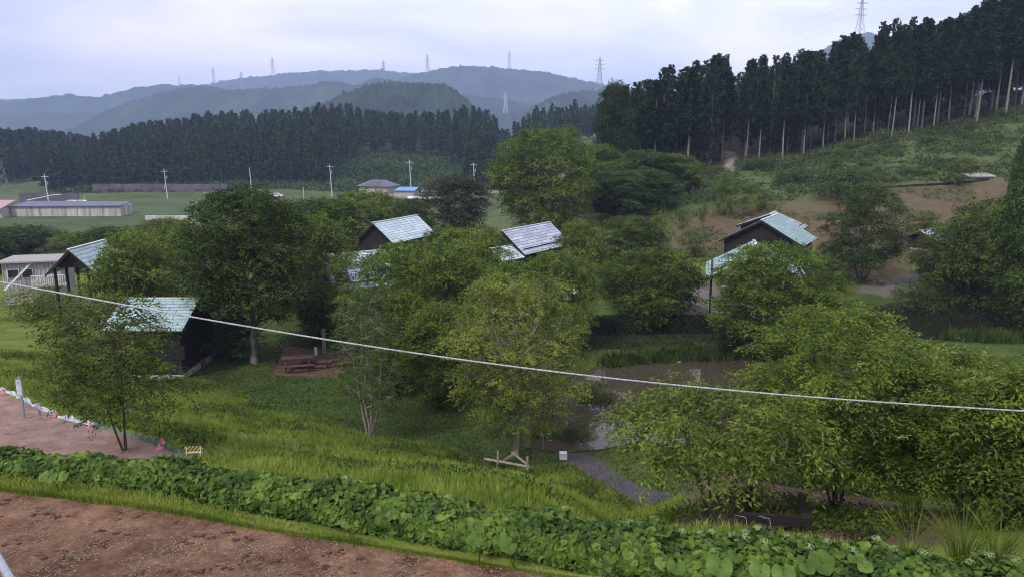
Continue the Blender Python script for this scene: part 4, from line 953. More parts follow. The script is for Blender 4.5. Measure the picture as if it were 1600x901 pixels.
flat('concrete', (.36,.34,.31), (.22,.20,.18), .9, 3, bump=.3)
flat('grey_wood', (.36,.34,.34), (.20,.185,.18), .85, 5, stretch=(6,6,.6))
flat('white_paint', (.72,.72,.72), (.55,.55,.55), .5, 3)
flat('trim_pale', (.55,.58,.58), (.4,.42,.42), .5, 3)
flat('glass_dark', (.02,.024,.03), (.012,.014,.018), .12, 2, spec=.6)
flat('log_brown', (.14,.07,.05), (.06,.03,.025), .9, 8)
flat('timber', (.30,.265,.23), (.17,.145,.12), .9, 6)
def cabin(name, A, B, hw, drop, label, roof='roof_teal', wall='wood_dark', over=.45, zbase=None, gable='wood_dark', hwr=None, open_=False, wins=(), group='cabins with metal gable roofs', porch=False):
    """A, B = (px, py, Y) of the two ridge ends"""
    a = at_y(*A); b_ = at_y(*B); zr = (a[2]+b_[2])/2; c = (a+b_)/2; Lg = math.hypot(*(b_-a)[:2]); rz = math.atan2((b_-a)[1], (b_-a)[0])
    zb = hz(c[0], c[1]) if zbase is None else zbase
    root = empty(name, (c[0], c[1], zb), rz, label, 'cabin', group)
    zr -= zb; ze = zr-drop; h = Lg/2; hr_ = hw if hwr is None else hwr
    slope = drop/hw; iw = hw-over; ih = h-over*.9; zw = zr-slope*iw
    f_ = MB(); f_.box(-ih-.12, ih+.12, -iw-.12, iw+.12, -1.2, .22); f_.build('foundation', MATS['concrete'], root)
    if not open_:
        wm = MB(); wm.box(-ih, ih, -iw, -iw+.12, .22, zw-.05); wm.box(-ih, ih, iw-.12, iw, .22, zw-.05); wm.box(-ih, -ih+.12, -iw+.12, iw-.12, .22, zw-.05); wm.box(ih-.12, ih, -iw+.12, iw-.12, .22, zw-.05); wm.build('wall', MATS[wall], root)
        for sy_ in (-1, 1):
            bm_ = MB(); k = 0; ya, yb = sorted((sy_*(iw+.003), sy_*(iw+.025)))
            while .35+k*.24 < zw-.1:
                zc = .35+k*.24; bm_.box(-ih, ih, ya, yb, zc, zc+.21); k += 1
            bm_.build('cladding', MATS[wall], root)
        for sx_ in (-1, 1):
            for sy_ in (-1, 1): MB().box(sx_*ih-.07, sx_*ih+.07, sy_*iw-.07, sy_*iw+.07, .22, zw-.04).build('corner_post', MATS['wood_dark'], root)
        MB().box(-ih-.03, -ih-.004, -.42, .42, .22, 2.1).build('door', MATS['wood_maroon'], root)
        for (wx, sy) in wins:
            yy = -iw-.04 if sy < 0 else iw+.03
            wo = MB().box(wx-.45, wx+.45, yy-.02, yy+.02, 1.1, 1.9).build('window', MATS['wood_dark'], root)
            MB().box(wx-.38, wx+.38, yy-.03*(1 if sy < 0 else -1)-.01, yy-.03*(1 if sy < 0 else -1)+.01, 1.17, 1.83).build('pane', MATS['glass_dark'], wo)
    else:
        for sx_ in (-1, -.33, .33, 1):
            for sy_ in (-1, 1): MB().box(sx_*ih-.07, sx_*ih+.07, sy_*iw-.07, sy_*iw+.07, .22, zw-.02).build('post', MATS['wood_dark'], root)
        MB().box(-ih+.3, ih-1.4, iw*.1, iw*.1+.12, .22, 1.5).build('partition', MATS['grey_wood'], root)
        for y_ in (-iw, iw): MB().box(-ih, ih, y_-.06, y_+.06, zw-.02, zw+.16).build('beam', MATS['wood_dark'], root)
    for sx_ in (-1, 1):
        g = MB(); g.prism([(-iw, zw-.04), (iw, zw-.04), (0, zr-.12)], sx_*ih-(.10 if sx_ > 0 else 0), sx_*ih+(.10 if sx_ < 0 else 0), axis='x'); g.build('gable', MATS[gable], root)
    for sy_ in (-1, 1):
        sb = MB(); sb.slab([(-h, sy_*hw, ze), (h, sy_*hw, ze), (h, 0, zr), (-h, 0, zr)][::sy_], .09); sb.build('roof', MATS[roof], root)
    MB().box(-h-.02, h+.02, -.10, .10, zr-.02, zr+.05).build('ridge_cap', MATS['trim_pale'], root)
    for sx_ in (-1, 1):
        for sy_ in (-1, 1):
            br = MB(); x0 = sx_*(h+.012)
            b0 = [(x0, 0, zr-.03), (x0, sy_*hw, ze-.03), (x0, sy_*hw, ze-.2), (x0, 0, zr-.22)]; b1 = [(x0+sx_*.03, q[1], q[2]) for q in b0]
            base = len(br.v); br.v += b0+b1; br.f += [[base+i for i in q] for q in [(0,1,2,3),(7,6,5,4),(0,4,5,1),(1,5,6,2),(2,6,7,3),(3,7,4,0)]]
            br.build('bargeboard', MATS['wood_dark'], root)
    return root
cabin('cabin', (192,466,41.5), (312,466,41.5), 2.6, 1.2, 'nearest dark cabin with teal metal roof beside the lawn, behind the airy young tree', wins=[(-1, -1), (1.6, -1)])
cabin('cabin', (106,385,50), (165,379,55), 1.75, 1.7, 'small open-fronted dark cabin with a steep teal roof next to the pale weathered shed', roof='roof_teal', open_=True)
cabin('cabin', (582,345,69), (652,339,76), 2.25, 1.8, 'cabin with pale teal roof just above the bright treetops left of centre', roof='roof_pale')
cabin('cabin', (785,357,66.5), (860,350,73.5), 2.45, 2.0, 'cabin with striped grey roof under the tallest rounded tree', roof='roof_grey')
cabin('cabin', (765,388,64), (800,384,66), 1.6, .9, 'small pale roof in front of the striped grey roof', roof='roof_pale')
cabin('cabin', (498,398,55), (600,392,58), 2.7, 2.3, 'cabin whose bluish-white roof shows only through leaves in the middle', roof='roof_pale')
pa = (1186, 398, 51.0); pb_ = (1178, 374, 58.0)
cabin('pavilion', pa, pb_, 3.55, 1.9, 'open pavilion on posts with teal roof and pale floor beside the gravel', roof='roof_teal', open_=True)
cabin('cabin', (1190,344,62), (1216,334,67), 3.5, 1.95, 'teal-roofed dark gable rising behind the open pavilion', roof='roof_teal')
cabin('cabin', (1203,334,68.5), (1212,331,71), 3.0, 1.2, 'maroon gable with white edge just behind the teal-roofed dark gable', roof='roof_grey', gable='wood_maroon', wall='wood_maroon')
cabin('cabin', (1438,359,74), (1482,356,77), 1.7, .9, 'small cabin with pale roof half hidden by trees on the right', roof='roof_pale')
# bench beside the pavilion
def bench(px, py, label, mat='timber', w=1.5, rz=0):
    g = G(px, py); root = empty('bench', g, rz, label, 'bench')
    MB().box(-w/2, w/2, -.2, .2, .42, .47).build('seat', MATS[mat], root)
    MB().box(-w/2, w/2, .19, .23, .5, .85).build('backrest', MATS[mat], root)
    for s_ in (-1, 1): MB().box(s_*w*.42-.04, s_*w*.42+.04, -.18, .23, 0, .42).build('leg', MATS[mat], root)
bench(1124, 497, 'white bench at the left corner of the open pavilion', 'white_paint')

# weathered shed at the far left
g = GY(68, 60); root = empty('shed', (g[0], g[1], g[2]+.4), R(14), 'pale weathered shed with flat roof and dark windows at the far left', 'shed')
zt = pz(62, 408, 59)-g[2]-.4
wl = MB(); wl.box(-2.1, 2.1, -1.5, 1.6, 0, zt); wl.build('wall', MATS['grey_wood'], root)
bd = MB()
for k in range(15): bd.box(-2.1+k*.29, -2.1+k*.29+.04, -1.54, -1.505, .1, zt-.1)
bd.build('batten', MATS['trim_pale'], root)
MB().box(-2.4, 2.5, -1.9, 1.9, zt, zt+.12).build('roof', MATS['grey_wood'], root)
for x0 in (-1.75, -.75):
    wo = MB().box(x0, x0+.85, -1.60, -1.545, zt-1.25, zt-.5).build('window', MATS['trim_pale'], root)
    MB().box(x0+.06, x0+.79, -1.63, -1.602, zt-1.19, zt-.56).build('pane', MATS['glass_dark'], wo)
dk = MB(); dk.box(.2, 2.6, -2.5, -1.56, zt-1.9, zt-1.78); dk.build('deck', MATS['grey_wood'], root)
rl = MB(); rl.box(.2, 2.6, -2.5, -2.46, zt-1.0, zt-.94)
for k in range(17): rl.box(.2+k*.148, .23+k*.148, -2.5, -2.47, zt-1.78, zt-1.0)
rl.build('railing', MATS['white_paint'], root)
MB().box(-.6, .6, -2.35, -1.56, 0, 1.1).build('porch_block', MATS['concrete'], root)
st = MB(); st.slab([(-2.0, -2.2, zt-2.1), (-1.8, -2.2, zt-2.1), (.1, -1.7, zt-.1), (-.1, -1.7, zt-.1)], .08); st.build('brace', MATS['trim_pale'], root)

# ------------------------------------------------------------------ picnic ground
g = G(466, 578); root = empty('picnic_table', g, R(15), 'dark wooden picnic table beside the leaning trunk of the large dark tree', 'table')
MB().box(-.9, .9, -.38, .38, .72, .77).build('tabletop', MATS['log_brown'], root)
for s_ in (-1, 1):
    MB().box(-.9, .9, s_*.75-.13, s_*.75+.13, .42, .46).build('seat', MATS['log_brown'], root)
    MB().box(s_*.65-.05, s_*.65+.05, -.7, .7, .3, .38).build('crossbeam', MATS['log_brown'], root)
    for q in (-1, 1): MB().tube((s_*.65, q*.62, 0), (s_*.65, q*.25, .72), .05).build('leg', MATS['log_brown'], root)
for k, (dx, dz, px, py) in enumerate([(0, .1, 488, 577), (.0, .1, 500, 574), (0, .1, 512, 576), (0, .28, 494, 575), (0, .28, 506, 574), (0, .1, 524, 573)]):
    g = G(px, 575); lg = MB(); lg.tube((-.9, 0, 0), (.9, .05, .02), .13, .12, 9); o = lg.build('log', MATS['log_brown']); o.location = (g[0], g[1]+.05*k, g[2]+dz); o.rotation_euler = (0, 0, R(-6+k*4))
    tag(o, 'stacked brown log on the picnic ground between the dark trees', 'log', 'logs on the picnic ground')
g = G(507, 552); o = MB().box(-.09, .09, -.09, .09, -.1, 1.55).build('post', MATS['timber'], loc=tuple(g)); tag(o, 'tall white post standing at the back of the picnic ground', 'post')
g = G(494, 556); o = MB().box(-.07, .07, -.07, .07, -.1, .5).build('post', MATS['white_paint'], loc=tuple(g)); tag(o, 'short white post next to the tall one at the picnic ground', 'post')
g = G(318, 574); o = MB().prism([(-.14, 0), (.14, 0), (.12, .5), (0, .56), (-.12, .5)], -.1, .1).build('stump', MATS['log_brown'], loc=tuple(g)); tag(o, 'reddish brown stump under the low dark tree beside the nearest cabin', 'stump')
# dark clipped hedge behind the pond
P = [at_z(a, 524, .6) for a in (925, 980, 1040, 1100, 1150, 1192)]; r2 = np.random.default_rng(5); hv = []; 
n_ = 26000; k = r2.integers(0, 5, n_); t = r2.uniform(0, 1, n_)[:, None]; P = np.array(P); q = P[k]+(P[k+1]-P[k])*t
side = r2.integers(0, 3, n_); yy = np.where(side == 0, 0, np.where(side == 1, r2.uniform(0, 1.2, n_), 1.2)); zz = np.where(side == 1, 1.12, r2.uniform(0, 1.12, n_))
q = q+np.stack([0*yy, yy, zz], 1)+r2.normal(size=(n_, 3))*.06; q[:, 2] += 0
Nq = unit(np.stack([0*yy, np.where(side == 0, -1, 0), np.where(side == 1, 1.0, .2)], 1)+r2.normal(size=(n_, 3))*.5)
V, Q = leaves(q, unit(np.cross(Nq, r2.normal(size=(n_, 3)))), Nq, np.full(n_, .13), np.full(n_, .08))
c = P.mean(0); root = empty('clipped_hedge', c, 0, 'long dark clipped hedge along the far side of the brown pond', 'hedge')
mesh_obj('leaves', V-c, Q, MATS['needle_near'], root, rnd=r2.uniform(0, .8, n_))
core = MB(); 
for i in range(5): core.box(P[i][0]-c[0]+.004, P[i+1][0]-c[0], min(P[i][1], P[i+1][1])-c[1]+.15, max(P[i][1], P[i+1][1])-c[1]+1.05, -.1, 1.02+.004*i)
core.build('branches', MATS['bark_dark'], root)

# birch braces
g = GY(795, 29.2); root = empty('tree_brace', g, 0, 'weathered timber frame bracing the foot of the birch', 'tree brace')
def loc3(px, py, Y): return at_y(px, py, Y)-g
for (a, b_) in [((757,716,28.6),(828,729,27.4)), ((782,722,28.3),(806,707,29.4)), ((800,706,29.6),(826,727,27.5))]:
    MB().tube(loc3(*a), loc3(*b_), .055, .055, 6).build('beam', MATS['timber'], root)
for (px, p0, p1, Y) in [(778,704,724,28.2), (824,713,733,27.4)]:
    MB().tube(loc3(px, p1, Y), loc3(px, p0, Y), .05, .05, 6).build('stake', MATS['timber'], root)
g = at_z(880, 711, .7); g[2] = hz(g[0], g[1]); o = MB().box(-.16, .16, -.14, .14, -.05, .28).build('marker_stone', MATS['white_paint'], loc=tuple(g)); tag(o, 'small pale square block at the start of the dark path by the pond', 'block')
g = GY(848, 31); o = MB().tube((0, 0, 0), (.02, 0, .75), .03, .03).build('stake', MATS['timber'], loc=tuple(g)); tag(o, 'thin lone stake between the birch and the water', 'stake')

# low rail and posts under the chestnut
g = G(1210, 828, 9); root = empty('wooden_rail', (g[0], g[1], g[2]), R(-6), 'dark low wooden rail behind the hedge under the near multi-stemmed tree', 'fence')
MB().box(-.62, .62, -.06, .06, .12, .3).build('rail', MATS['wood_dark'], root)
for x0 in (-.45, .5): MB().box(x0-.05, x0+.05, -.05, .05, -.3, .12).build('post', MATS['wood_dark'], root)
for (px, py, t_, lb) in [(1168, 812, 760, 'dark upright post behind the low rail, on its left'), (1250, 822, 770, 'dark upright post behind the low rail, on its right')]:
    g = G(px, py, 9); h = pz(px, t_, g[1])-g[2]; o = MB().box(-.06, .06, -.06, .06, -.1, h).build('post', MATS['wood_dark'], loc=tuple(g)); tag(o, lb, 'post')
for (px, py, lb) in [(1168, 824, 'pale bent stem sticking out of the hedge, left one'), (1205, 826, 'pale bent stem sticking out of the hedge, right one')]:
    b0 = at_z(px, py, 9.4); pts = np.stack([b0*0, np.array([-.03, 0, .14]), np.array([-.16, .02, .16])]); V, Q = tubes([(pts, np.array([.006, .005, .004]))], 5)
    tag(mesh_obj('dry_stem', V, Q, MATS['timber'], loc=tuple(b0)), lb, 'dry stem', 'pale dry stems in the hedge')

# ------------------------------------------------------------------ fence tape, cones and sign at the bare ground on the left
flat('tape_white', (.6,.62,.66), (.2,.25,.33), .6, 6)
flat('tape_green', (.05,.16,.12), (.12,.14,.14), .6, 5)
flat('pink', (.62,.20,.24), (.5,.15,.2), .6, 4)
flat('galvanised', (.36,.38,.42), (.25,.27,.31), .45, 8, metal=.4)
bp_ = [at_z(a, c, 6.13) for a, c in [(-60,590),(-20,604),(4,610),(30,620),(62,634),(100,648),(130,655),(165,669),(200,682),(232,693),(262,703),(285,709)]]
for q in bp_: q[2] = hz(q[0], q[1])
c = bp_[6]; root = empty('net_edging', c, 0, 'low white and green netting strip edging the bare ground on the left', 'edging')
V = []; 
for i in range(len(bp_)-1):
    for s_ in range(8):
        t = s_/8; p = bp_[i]*(1-t)+bp_[i+1]*t; V.append((p, .10+.05*math.sin(i*3+s_*1.7)+.03*math.sin(s_*5)))
vv = []; 
for j, (p, h) in enumerate(V):
    q = p-c+np.array([.03*math.sin(j*1.3), .05*math.sin(j*2.1), 0]); vv += [q+np.array([0, 0, -.02]), q+np.array([0, .05, h]), q+np.array([0, .11, -.02])]
qq = []
for j in range(len(V)-1):
    a = j*3; qq += [[a, a+3, a+4, a+1], [a+1, a+4, a+5, a+2]]
cut = len(qq)*6//10//2*2
jc = cut//2
mesh_obj('white_net', np.array(vv[:(jc+1)*3]), qq[:cut], MATS['tape_white'], root)
mesh_obj('green_net', np.array(vv[jc*3:]), [[i-jc*3 for i in f] for f in qq[cut:]], MATS['tape_green'], root)
for (px, py, lb) in [(5,612,'pink marker at the left picture edge on the netting'), (86,643,'pink marker behind the two grey posts'), (141,664,'largest pink marker halfway along the netting'), (253,692,'pink marker on the netting closest to the striped barrier'), (249,704,'pink marker lying on the bare ground near the striped barrier'), (60,630,'pink marker between the grey posts')]:
    g = at_z(px, py, 6.13); g[2] = hz(g[0], g[1]); m_ = MB()
    K = 10; b0 = len(m_.v)
    for i in range(K): m_.v.append((  .06*math.cos(i*.6283), .06*math.sin(i*.6283), .02))
    for i in range(K): m_.v.append((.022*math.cos(i*.6283), .022*math.sin(i*.6283), .14))
    m_.f += [[i, (i+1) % K, K+(i+1) % K, K+i] for i in range(K)]+[[K+i for i in range(K)]]; m_.box(-.08, .08, -.08, .08, 0, .02)
    tag(m_.build('marker_cone', MATS['pink'], loc=tuple(g)), lb, 'marker', 'pink markers along the netting')
for (px, py, t_, lb) in [(38, 650, 588, 'taller slim grey post on the bare ground, left one'), (62, 644, 630, 'short grey post with a pale plate right of the taller grey post')]:
    g = at_z(px, py, 6.15); g[2] = hz(g[0], g[1]); h = pz(px, t_, g[1])-g[2]; root = empty('grey_post', g, 0, lb, 'post')
    MB().tube((0, 0, -.1), (0, 0, h), .035, .035, 8).build('pole', MATS['galvanised'], root)
    MB().box(-.08, .08, -.06, -.04, h*.55, h*.95).build('plate', MATS['tape_white'], root)
# striped barrier
m, n, l, b = newmat('stripes'); tcd = n.new('ShaderNodeTexCoord'); sp = n.new('ShaderNodeSeparateXYZ'); l.new(tcd.outputs['Object'], sp.inputs[0])
ad = n.new('ShaderNodeMath'); ad.operation = 'ADD'; l.new(sp.outputs[0], ad.inputs[0]); mz = n.new('ShaderNodeMath'); mz.operation = 'MULTIPLY'; mz.inputs[1].default_value = -.8; l.new(sp.outputs[2], mz.inputs[0]); l.new(mz.outputs[0], ad.inputs[1])
md = n.new('ShaderNodeMath'); md.operation = 'MULTIPLY'; md.inputs[1].default_value = 9.5; l.new(ad.outputs[0], md.inputs[0]); fr = n.new('ShaderNodeMath'); fr.operation = 'FRACT'; l.new(md.outputs[0], fr.inputs[0])
gt = n.new('ShaderNodeMath'); gt.operation = 'GREATER_THAN'; gt.inputs[1].default_value = .42; l.new(fr.outputs[0], gt.inputs[0])
mxx = n.new('ShaderNodeMix'); mxx.data_type = 'RGBA'; mxx.inputs[6].default_value = (.02,.02,.02,1); mxx.inputs[7].default_value = (.5,.38,.08,1); l.new(gt.outputs[0], mxx.inputs['Factor']); l.new(mxx.outputs[2], b.inputs['Base Color'])
g = at_z(304, 715, 6.0); g[2] = hz(g[0], g[1]); root = empty('striped_barrier', g, R(6), 'low yellow and black striped barrier at the end of the netting', 'barrier', scale=(.85, .85, .8))
MB().box(-.26, .26, -.012, .012, .14, .30).build('striped_board', MATS['stripes'], root)
for s_ in (-1, 1):
    MB().tube((s_*.2, -.10, -.02), (s_*.2, -.02, .28), .012).build('leg', MATS['white_paint'], root); MB().tube((s_*.2, .12, -.02), (s_*.2, .02, .28), .012).build('leg', MATS['white_paint'], root)
MB().box(-.24, .24, -.02, .02, .08, .12).build('lower_rail', MATS['white_paint'], root)

# ------------------------------------------------------------------ valley buildings, poles
flat('roof_slate', (.10,.10,.15), (.06,.06,.10), .4, 3)
flat('roof_blue', (.12,.28,.52), (.09,.22,.42), .4, 2)
flat('roof_pink', (.42,.27,.27), (.33,.2,.2), .6, 2)
flat('wall_stained', (.52,.49,.45), (.26,.23,.20), .9, .6, stretch=(1,1,.15))
flat('wall_cream', (.40,.38,.35), (.3,.28,.26), .9, 1)
flat('wall_purple', (.12,.105,.125), (.07,.062,.075), .95, .25)
def place_box(root, name, x0, x1, y0, y1, z0, z1, mat): return MB().box(x0, x1, y0, y1, z0, z1).build(name, MATS[mat], root)
# house with hip roof
g = GY(592, 255); root = empty('house', g, R(-22), 'blue-grey hip-roofed house with solar panels far off in the valley', 'house')
zt = pz(592, 281, 255)-g[2]; place_box(root, 'wall', -5.4, 5.4, -3.6, 3.6, -.5, zt-1.9, 'wall_cream')
m_ = MB(); m_.v = [(-6.3,-4.4,zt-2),(6.3,-4.4,zt-2),(6.3,4.4,zt-2),(-6.3,4.4,zt-2),(-2.6,0,zt),(2.6,0,zt)]; m_.f = [[0,1,5,4],[1,2,5],[2,3,4,5],[3,0,4],[3,2,1,0]]; m_.build('roof', MATS['roof_slate'], root)
m_ = MB(); m_.slab([(-3,-3.6,zt-1.6+.02),(2.6,-3.6,zt-1.6+.02),(2,-1.0,zt-.42),(-2.2,-1.0,zt-.42)], .05); m_.build('solar_panel', MATS['glass_dark'], root)
for x0 in (-3.5, 0, 3): place_box(root, 'window', x0-.7, x0+.7, -3.66, -3.61, .8, 2.0, 'glass_dark')
place_box(root, 'annex', 5.42, 8.5, -2.8, 2.0, -.4, 2.0, 'wall_cream')
g = GY(636, 245); root = empty('blue_roof_shed', g, R(-10), 'low shed with bright blue roof beside the blue-grey house', 'shed'); zt = pz(636, 293, 245)-g[2]
place_box(root, 'wall', -3, 3, -2, 2, -.3, zt-.9, 'wall_cream'); MB().slab([(-3.4,-2.5,zt-.9),(3.4,-2.5,zt-.9),(3.4,2.4,zt),(-3.4,2.4,zt)], .12).build('roof', MATS['roof_blue'], root)
def vehicle(px, Y, label, group=None, rz=0., body='white_paint', L_=4.3, van=False, up=0):
    g = GY(px, Y); g[2] += up; root = empty('parked_van' if van else 'parked_car', g, rz, label, 'van' if van else 'car', group); hh = 1.9 if van else 1.42
    pr = [(-L_/2,.35),(L_/2,.35),(L_/2,.8),(L_/2-.9,.92),(L_/2-1.5,hh),(-L_/2+(.3 if van else .9),hh),(-L_/2+.05,.95)]
    MB().prism(pr, -.82, .82).build('body', MATS[body], root)
    gl = MB(); gl.prism([(L_/2-1.05,.97),(L_/2-1.5,hh-.1),(-L_/2+.95,hh-.1),(-L_/2+.5,.98)], -.835, -.822); gl.prism([(L_/2-1.05,.97),(L_/2-1.5,hh-.1),(-L_/2+.95,hh-.1),(-L_/2+.5,.98)], .822, .835); gl.build('window', MATS['glass_dark'], root)
    for x0 in (-L_*.3, L_*.3):
        for y0 in (-.78, .78):
            w_ = MB(); w_.tube((x0, y0-.1, .32), (x0, y0+.1, .32), .32, .32, 12); w_.build('wheel', MATS['bark_dark'], root)
vehicle(628, 252, 'white car parked beside the distant blue roof, left one', 'cars by the distant house', R(20))
vehicle(655, 250, 'white car parked beside the distant blue roof, right one', 'cars by the distant house', R(-15))
vehicle(668, 262, 'grey car farther right beyond the distant blue roof', None, R(5), 'galvanised')
vehicle(868, 60, 'white van partly hidden behind the treetop right of the striped grey roof', None, R(20), van=True)
vehicle(432, 250, 'white car in front of the wood, just above the large dark tree', None, R(0))
# strip of white debris by the house
g = GY(668, 240); o = MB().slab([(-7, -.5, .6), (5, -.5, .6), (6, .5, 1.3), (-6, .5, 1.3)], .3).build('low_wall', MATS['white_paint'], loc=tuple(g)); tag(o, 'low whitish wall curving away right of the blue roof', 'wall')
g = GY(735, 262); o = MB().box(-13, 13, -.2, .2, -.3, .9).build('low_wall', MATS['wall_cream'], loc=tuple(g)); tag(o, 'thin pale wall at the foot of the clearing left of the tallest rounded tree', 'wall')
# long stained wall building at the left
g = GY(108, 190); root = empty('warehouse', g, R(4), 'long low building with pale stained wall and dark roof at the far left', 'building'); zt = pz(108, 322, 190)-g[2]
place_box(root, 'wall', -14, 13, -.2, 7, -1, zt, 'wall_stained')
MB().slab([(-14.5,-.6,zt+.05),(13.3,-.6,zt+.05),(12,9,zt+.35),(-14.5,9,zt+.6)], .25).build('roof', MATS['roof_slate'], root)
for k in range(9): place_box(root, 'pilaster', -13.5+k*3.1, -13.2+k*3.1, -.35, -.22, -1, zt-.1, 'wall_cream')
g = GY(0, 186); root = empty('small_house', g, R(4), 'building with pinkish roof at the left edge beside the long stained wall', 'building'); zt = pz(0, 322, 186)-g[2]
place_box(root, 'wall', -7, 1.0, -1, 6, -1, zt-.6, 'wall_cream'); MB().slab([(-8,-2,zt-.6),(1.4,-2,zt-.6),(1.0,6,zt+1),(-8,6,zt+1)], .2).build('roof', MATS['roof_pink'], root)
vehicle(115, 214, 'white car on the road above the long stained wall, left one', 'cars above the long stained wall', 0, up=.8)
vehicle(129, 214, 'white car on the road above the long stained wall, right one', 'cars above the long stained wall', 0, up=.8)
g = GY(270, 172); o = MB().box(-6.2, 6.2, -.25, .25, -.4, pz(270, 337, 172)-g[2]).build('low_wall', MATS['wall_stained'], loc=tuple(g)); tag(o, 'short pale concrete wall alone in the far green field', 'wall')
g = GY(250, 262); o = MB().box(-24, 26, 0, .8, -1, pz(250, 288, 262)-g[2]).build('retaining_wall', MATS['wall_purple'], loc=tuple(g)); o.rotation_euler = (0, 0, R(-2)); tag(o, 'long dark purplish retaining wall at the foot of the conifer wood', 'wall')
g = GY(78, 228); o = MB().box(-9, 9, -.3, .3, -1, pz(78, 302, 228)-g[2]).build('retaining_wall', MATS['wall_purple'], loc=tuple(g)); tag(o, 'short dark wall behind the long building at the far left', 'wall')
# utility poles
for (px, Y, bot, top, arm, lb) in [(262,247,312,264,1,'utility pole standing before the purplish retaining wall'), (394,255,295,262,0,'slender pole rising above the large dark tree'), (519,255,302,257,1,'utility pole left of the blue-grey house'), (643,250,298,250,1,'tall pale utility pole just behind the blue roof'), (742,250,292,254,1,'utility pole at the left side of the tallest rounded tree'), (77,222,318,272,2,'utility pole with arms and a long lamp bracket above the long stained building'), (133,222,316,306,0,'short white post beside the two white cars'), (258,262,310,290,0,'thin post just left of the utility pole at the purplish wall'), (270,262,310,296,0,'thin post just right of the utility pole at the purplish wall'), (321,235,318,300,0,'short pole on the field edge left of the large dark tree'), (475,240,305,292,0,'short pole between the two taller poles above the treetops')]:
    g = GY(px, Y); h = pz(px, top, Y)-g[2]; root = empty('utility_pole', g, 0, lb, 'pole', 'poles along the valley road')
    MB().tube((0, 0, -.3), (-.35 if h > 6 else 0, 0, h), .19 if h > 6 else .11, .12 if h > 6 else .09, 8).build('pole', MATS['trim_pale'], root)
    if arm:
        MB().box(-1.4, .8, -.06, .06, h-.9, h-.75).build('crossarm', MATS['trim_pale'], root)
        MB().tube((.25, 0, h-3.2), (.25, 0, h-2.3), .22, .22, 8).build('transformer', MATS['galvanised'], root)
    if arm == 2: MB().tube((-6.5, 0, 1.6), (.2, 0, 2.9), .14, .1).build('lamp_bracket', MATS['white_paint'], root); MB().tube((.2, 0, 3.0), (4, 0, 3.4), .12, .09).build('lamp_bracket', MATS['white_paint'], root)
# transmission towers
flat('steel', (.30,.31,.33), (.22,.23,.25), .5, 1)
flat('steel_pale', (.55,.56,.6), (.45,.46,.5), .5, 1)
def tower(px, Y, top, base, label, mat='steel', arms=3, thick=1.0, halfw=None):
    x = (px-800)/F*Y; z0 = pz(px, base, Y); H = pz(px, top, Y)-z0; root = empty('transmission_tower', (x, Y, z0-H*.05), R(random.uniform(-20, 20)), label, 'pylon', 'transmission towers')
    H *= 1.05; w = H*.10 if halfw is None else halfw; t = H*.0058*thick; pl = []
    def leg(h): return w*(1-h)**1.25*.9+H*.012
    hs = [0, .16, .3, .42, .53, .62, .70, .78, .86, .93, 1.0]
    for sx_, sy_ in ((1,1),(1,-1),(-1,1),(-1,-1)): pl.append((np.array([[sx_*leg(h), sy_*leg(h), H*h] for h in hs]), np.full(len(hs), t)))
    for i in range(len(hs)-1):
        a, c_ = leg(hs[i]), leg(hs[i+1]); z1, z2 = H*hs[i], H*hs[i+1]
        for s_ in (-1, 1):
            pl.append((np.array([[-a, s_*a, z1], [c_, s_*c_, z2]]), np.full(2, t*.6))); pl.append((np.array([[a, s_*a, z1], [-c_, s_*c_, z2]]), np.full(2, t*.6)))
            pl.append((np.array([[s_*a, -a, z1], [s_*c_, c_, z2]]), np.full(2, t*.6)))
    V, Q = tubes(pl, 4); mesh_obj('lattice_mast', V, Q, MATS[mat], root)
    for k in range(arms):
        z = H*(.66+.12*k); L_ = H*(.16-.012*k); ar = [(np.array([[-L_, 0, z], [0, 0, z+H*.028], [L_, 0, z]]), np.full(3, t*.8)), (np.array([[-L_, 0, z], [L_, 0, z]]), np.full(2, t*.8))]
        V, Q = tubes(ar, 4); mesh_obj('crossarm', V, Q, MATS[mat], root)
    return root
tower(1318, 350, -2, 70, 'tallest pylon, rising behind the cedar wood on the right', thick=.8)
tower(932, 1500, 90, 140, 'pylon standing left of the uneven tall tree, before the blue ridge end')
tower(796, 2700, 82, 108, 'faint pylon on the middle of the farthest ridge')
tower(673, 2700, 85, 115, 'faintest pylon at the left end of the highest ridge')
tower(607, 2000, 95, 128, 'pylon on the small hump left of the round wooded hill')
tower(440, 3300, 90, 120, 'ghostly pylon on the hazy ridge left of the hump')
tower(392, 2500, 112, 140, 'small dark pylon at the right end of the left blue ridge')
tower(350, 3300, 106, 134, 'pale pylon between the two small ones on the left ridge')
tower(298, 2500, 119, 135, 'lowest small pylon on the left blue ridge')
tower(790, 1300, 144, 176, 'white pylon in the hazy gap above the tallest rounded tree', mat='steel_pale', thick=1.1)
tower(4, 300, 198, 296, 'broad grey pylon cut by the left edge, before the conifers', thick=.7, arms=3)
# conductors leaving the tallest pylon
for k in range(3):
    a = at_y(1318, 12+14*k, 350); b_ = at_y(935, 95+9*k, 1500); t = np.linspace(0, 1, 40)[:, None]; Pn = a*(1-t)+b_*t-np.array([0, 0, 1])*(4*t*(1-t))*22
    V, Q = tubes([(Pn, np.full(40, .03))], 4); tag(mesh_obj('power_line', V-a, Q, MATS['steel'], loc=tuple(a)), 'thin power line sagging from the tallest pylon, hardly visible against the cloud', 'power line', 'power lines from the tallest pylon')

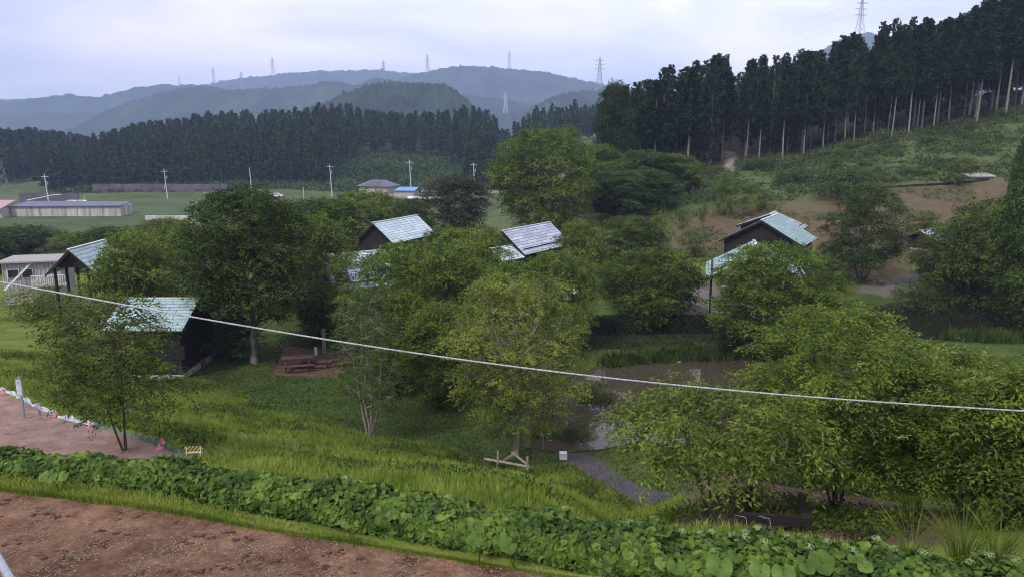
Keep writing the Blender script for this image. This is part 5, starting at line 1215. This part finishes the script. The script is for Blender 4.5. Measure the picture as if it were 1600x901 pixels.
# terrace edge on the brown slope
ep = [G(a, c, 60) for a, c in [(1300,302),(1340,299),(1385,295),(1430,292),(1475,290),(1520,286),(1545,283)]]
root = empty('terrace_edge', ep[3], 0, 'thin dark timber edge along the top of the bare brown slope', 'edging'); em = MB()
for i in range(len(ep)-1):
    a_, b2 = ep[i]-ep[3], ep[i+1]-ep[3]; bb = len(em.v)
    for q in (a_, b2):
        for dy, dz in ((0, -.3), (.25, -.3), (.25, .28), (0, .28)): em.v.append((q[0], q[1]+dy, q[2]+dz))
    em.f += [[bb+i2 for i2 in q] for q in [(0,4,7,3),(3,7,6,2),(1,2,6,5),(0,1,5,4),(0,3,2,1),(4,5,6,7)]]
em.build('edge_beam', MATS['wood_dark'], root)
g = G(1527, 277, 60); tag(MB().slab([(-1.7,-1.2,.1),(1.7,-1.2,.15),(1.7,1.2,.5),(-1.7,1.2,.45)], .2).build('concrete_slab', MATS['grey_wood'], loc=tuple(g)), 'grey slab lying at the right end of the terrace edge', 'slab')
# ------------------------------------------------------------------ near cable and rail
flat('cable', (.46,.47,.50), (.20,.21,.24), .45, 60)
cp = [(-420,368),(0,438),(200,477),(400,514),(600,545),(800,571),(1000,594),(1200,613),(1400,629),(1600,643),(2100,672)]
cx = np.array([p[0] for p in cp]); cyy = np.array([p[1] for p in cp]); pxs = np.linspace(-420, 2100, 1400)
co = np.polyfit(cx, cyy, 4); Pc = np.array([at_y(a, np.polyval(co, a), 6.0) for a in pxs])
tn = unit(np.gradient(Pc, axis=0)); sA = unit(np.cross(tn, np.tile([0, 1.0, 0], (len(tn), 1)))); sB = np.cross(tn, sA)
arc = np.r_[0, np.cumsum(np.linalg.norm(np.diff(Pc, axis=0), axis=1))]; root = empty('cable', Pc[700], 0, 'pale twisted cable stretched across the whole view', 'cable')
for k in range(3):
    ph = arc/.10*2*math.pi+k*2.094; st_ = Pc+(sA*np.cos(ph)[:, None]+sB*np.sin(ph)[:, None])*.0036
    V, Q = tubes([(st_, np.full(len(st_), .0042))], 5); mesh_obj('strand', V-Pc[700], Q, MATS['cable'], root, smooth=True)
a = at_y(-14, 852, 3.6); b_ = at_y(28, 925, 3.3); V, Q = tubes([(np.stack([a+(a-b_)*3, a, b_, b_+(b_-a)*2]), np.full(4, .022))], 12)
tag(mesh_obj('handrail', V-a, Q, MATS['galvanised'], loc=tuple(a), smooth=True), 'round grey metal handrail cutting the lower left corner', 'handrail')

# ------------------------------------------------------------------ air
hz_b = MB().box(-3600, 3600, -60, 3900, -45, 345); hb = hz_b.build('haze', None); tag(hb, kind='stuff')
m = bpy.data.materials.new('haze'); m.use_nodes = True; n = m.node_tree.nodes; n.remove(n['Principled BSDF'])
vol = n.new('ShaderNodeVolumePrincipled'); vol.inputs['Color'].default_value = (.52, .67, 1.0, 1); vol.inputs['Density'].default_value = HAZE
vol.inputs['Anisotropy'].default_value = .0
m.node_tree.links.new(vol.outputs[0], n['Material Output'].inputs['Volume']); hb.data.materials.append(m)
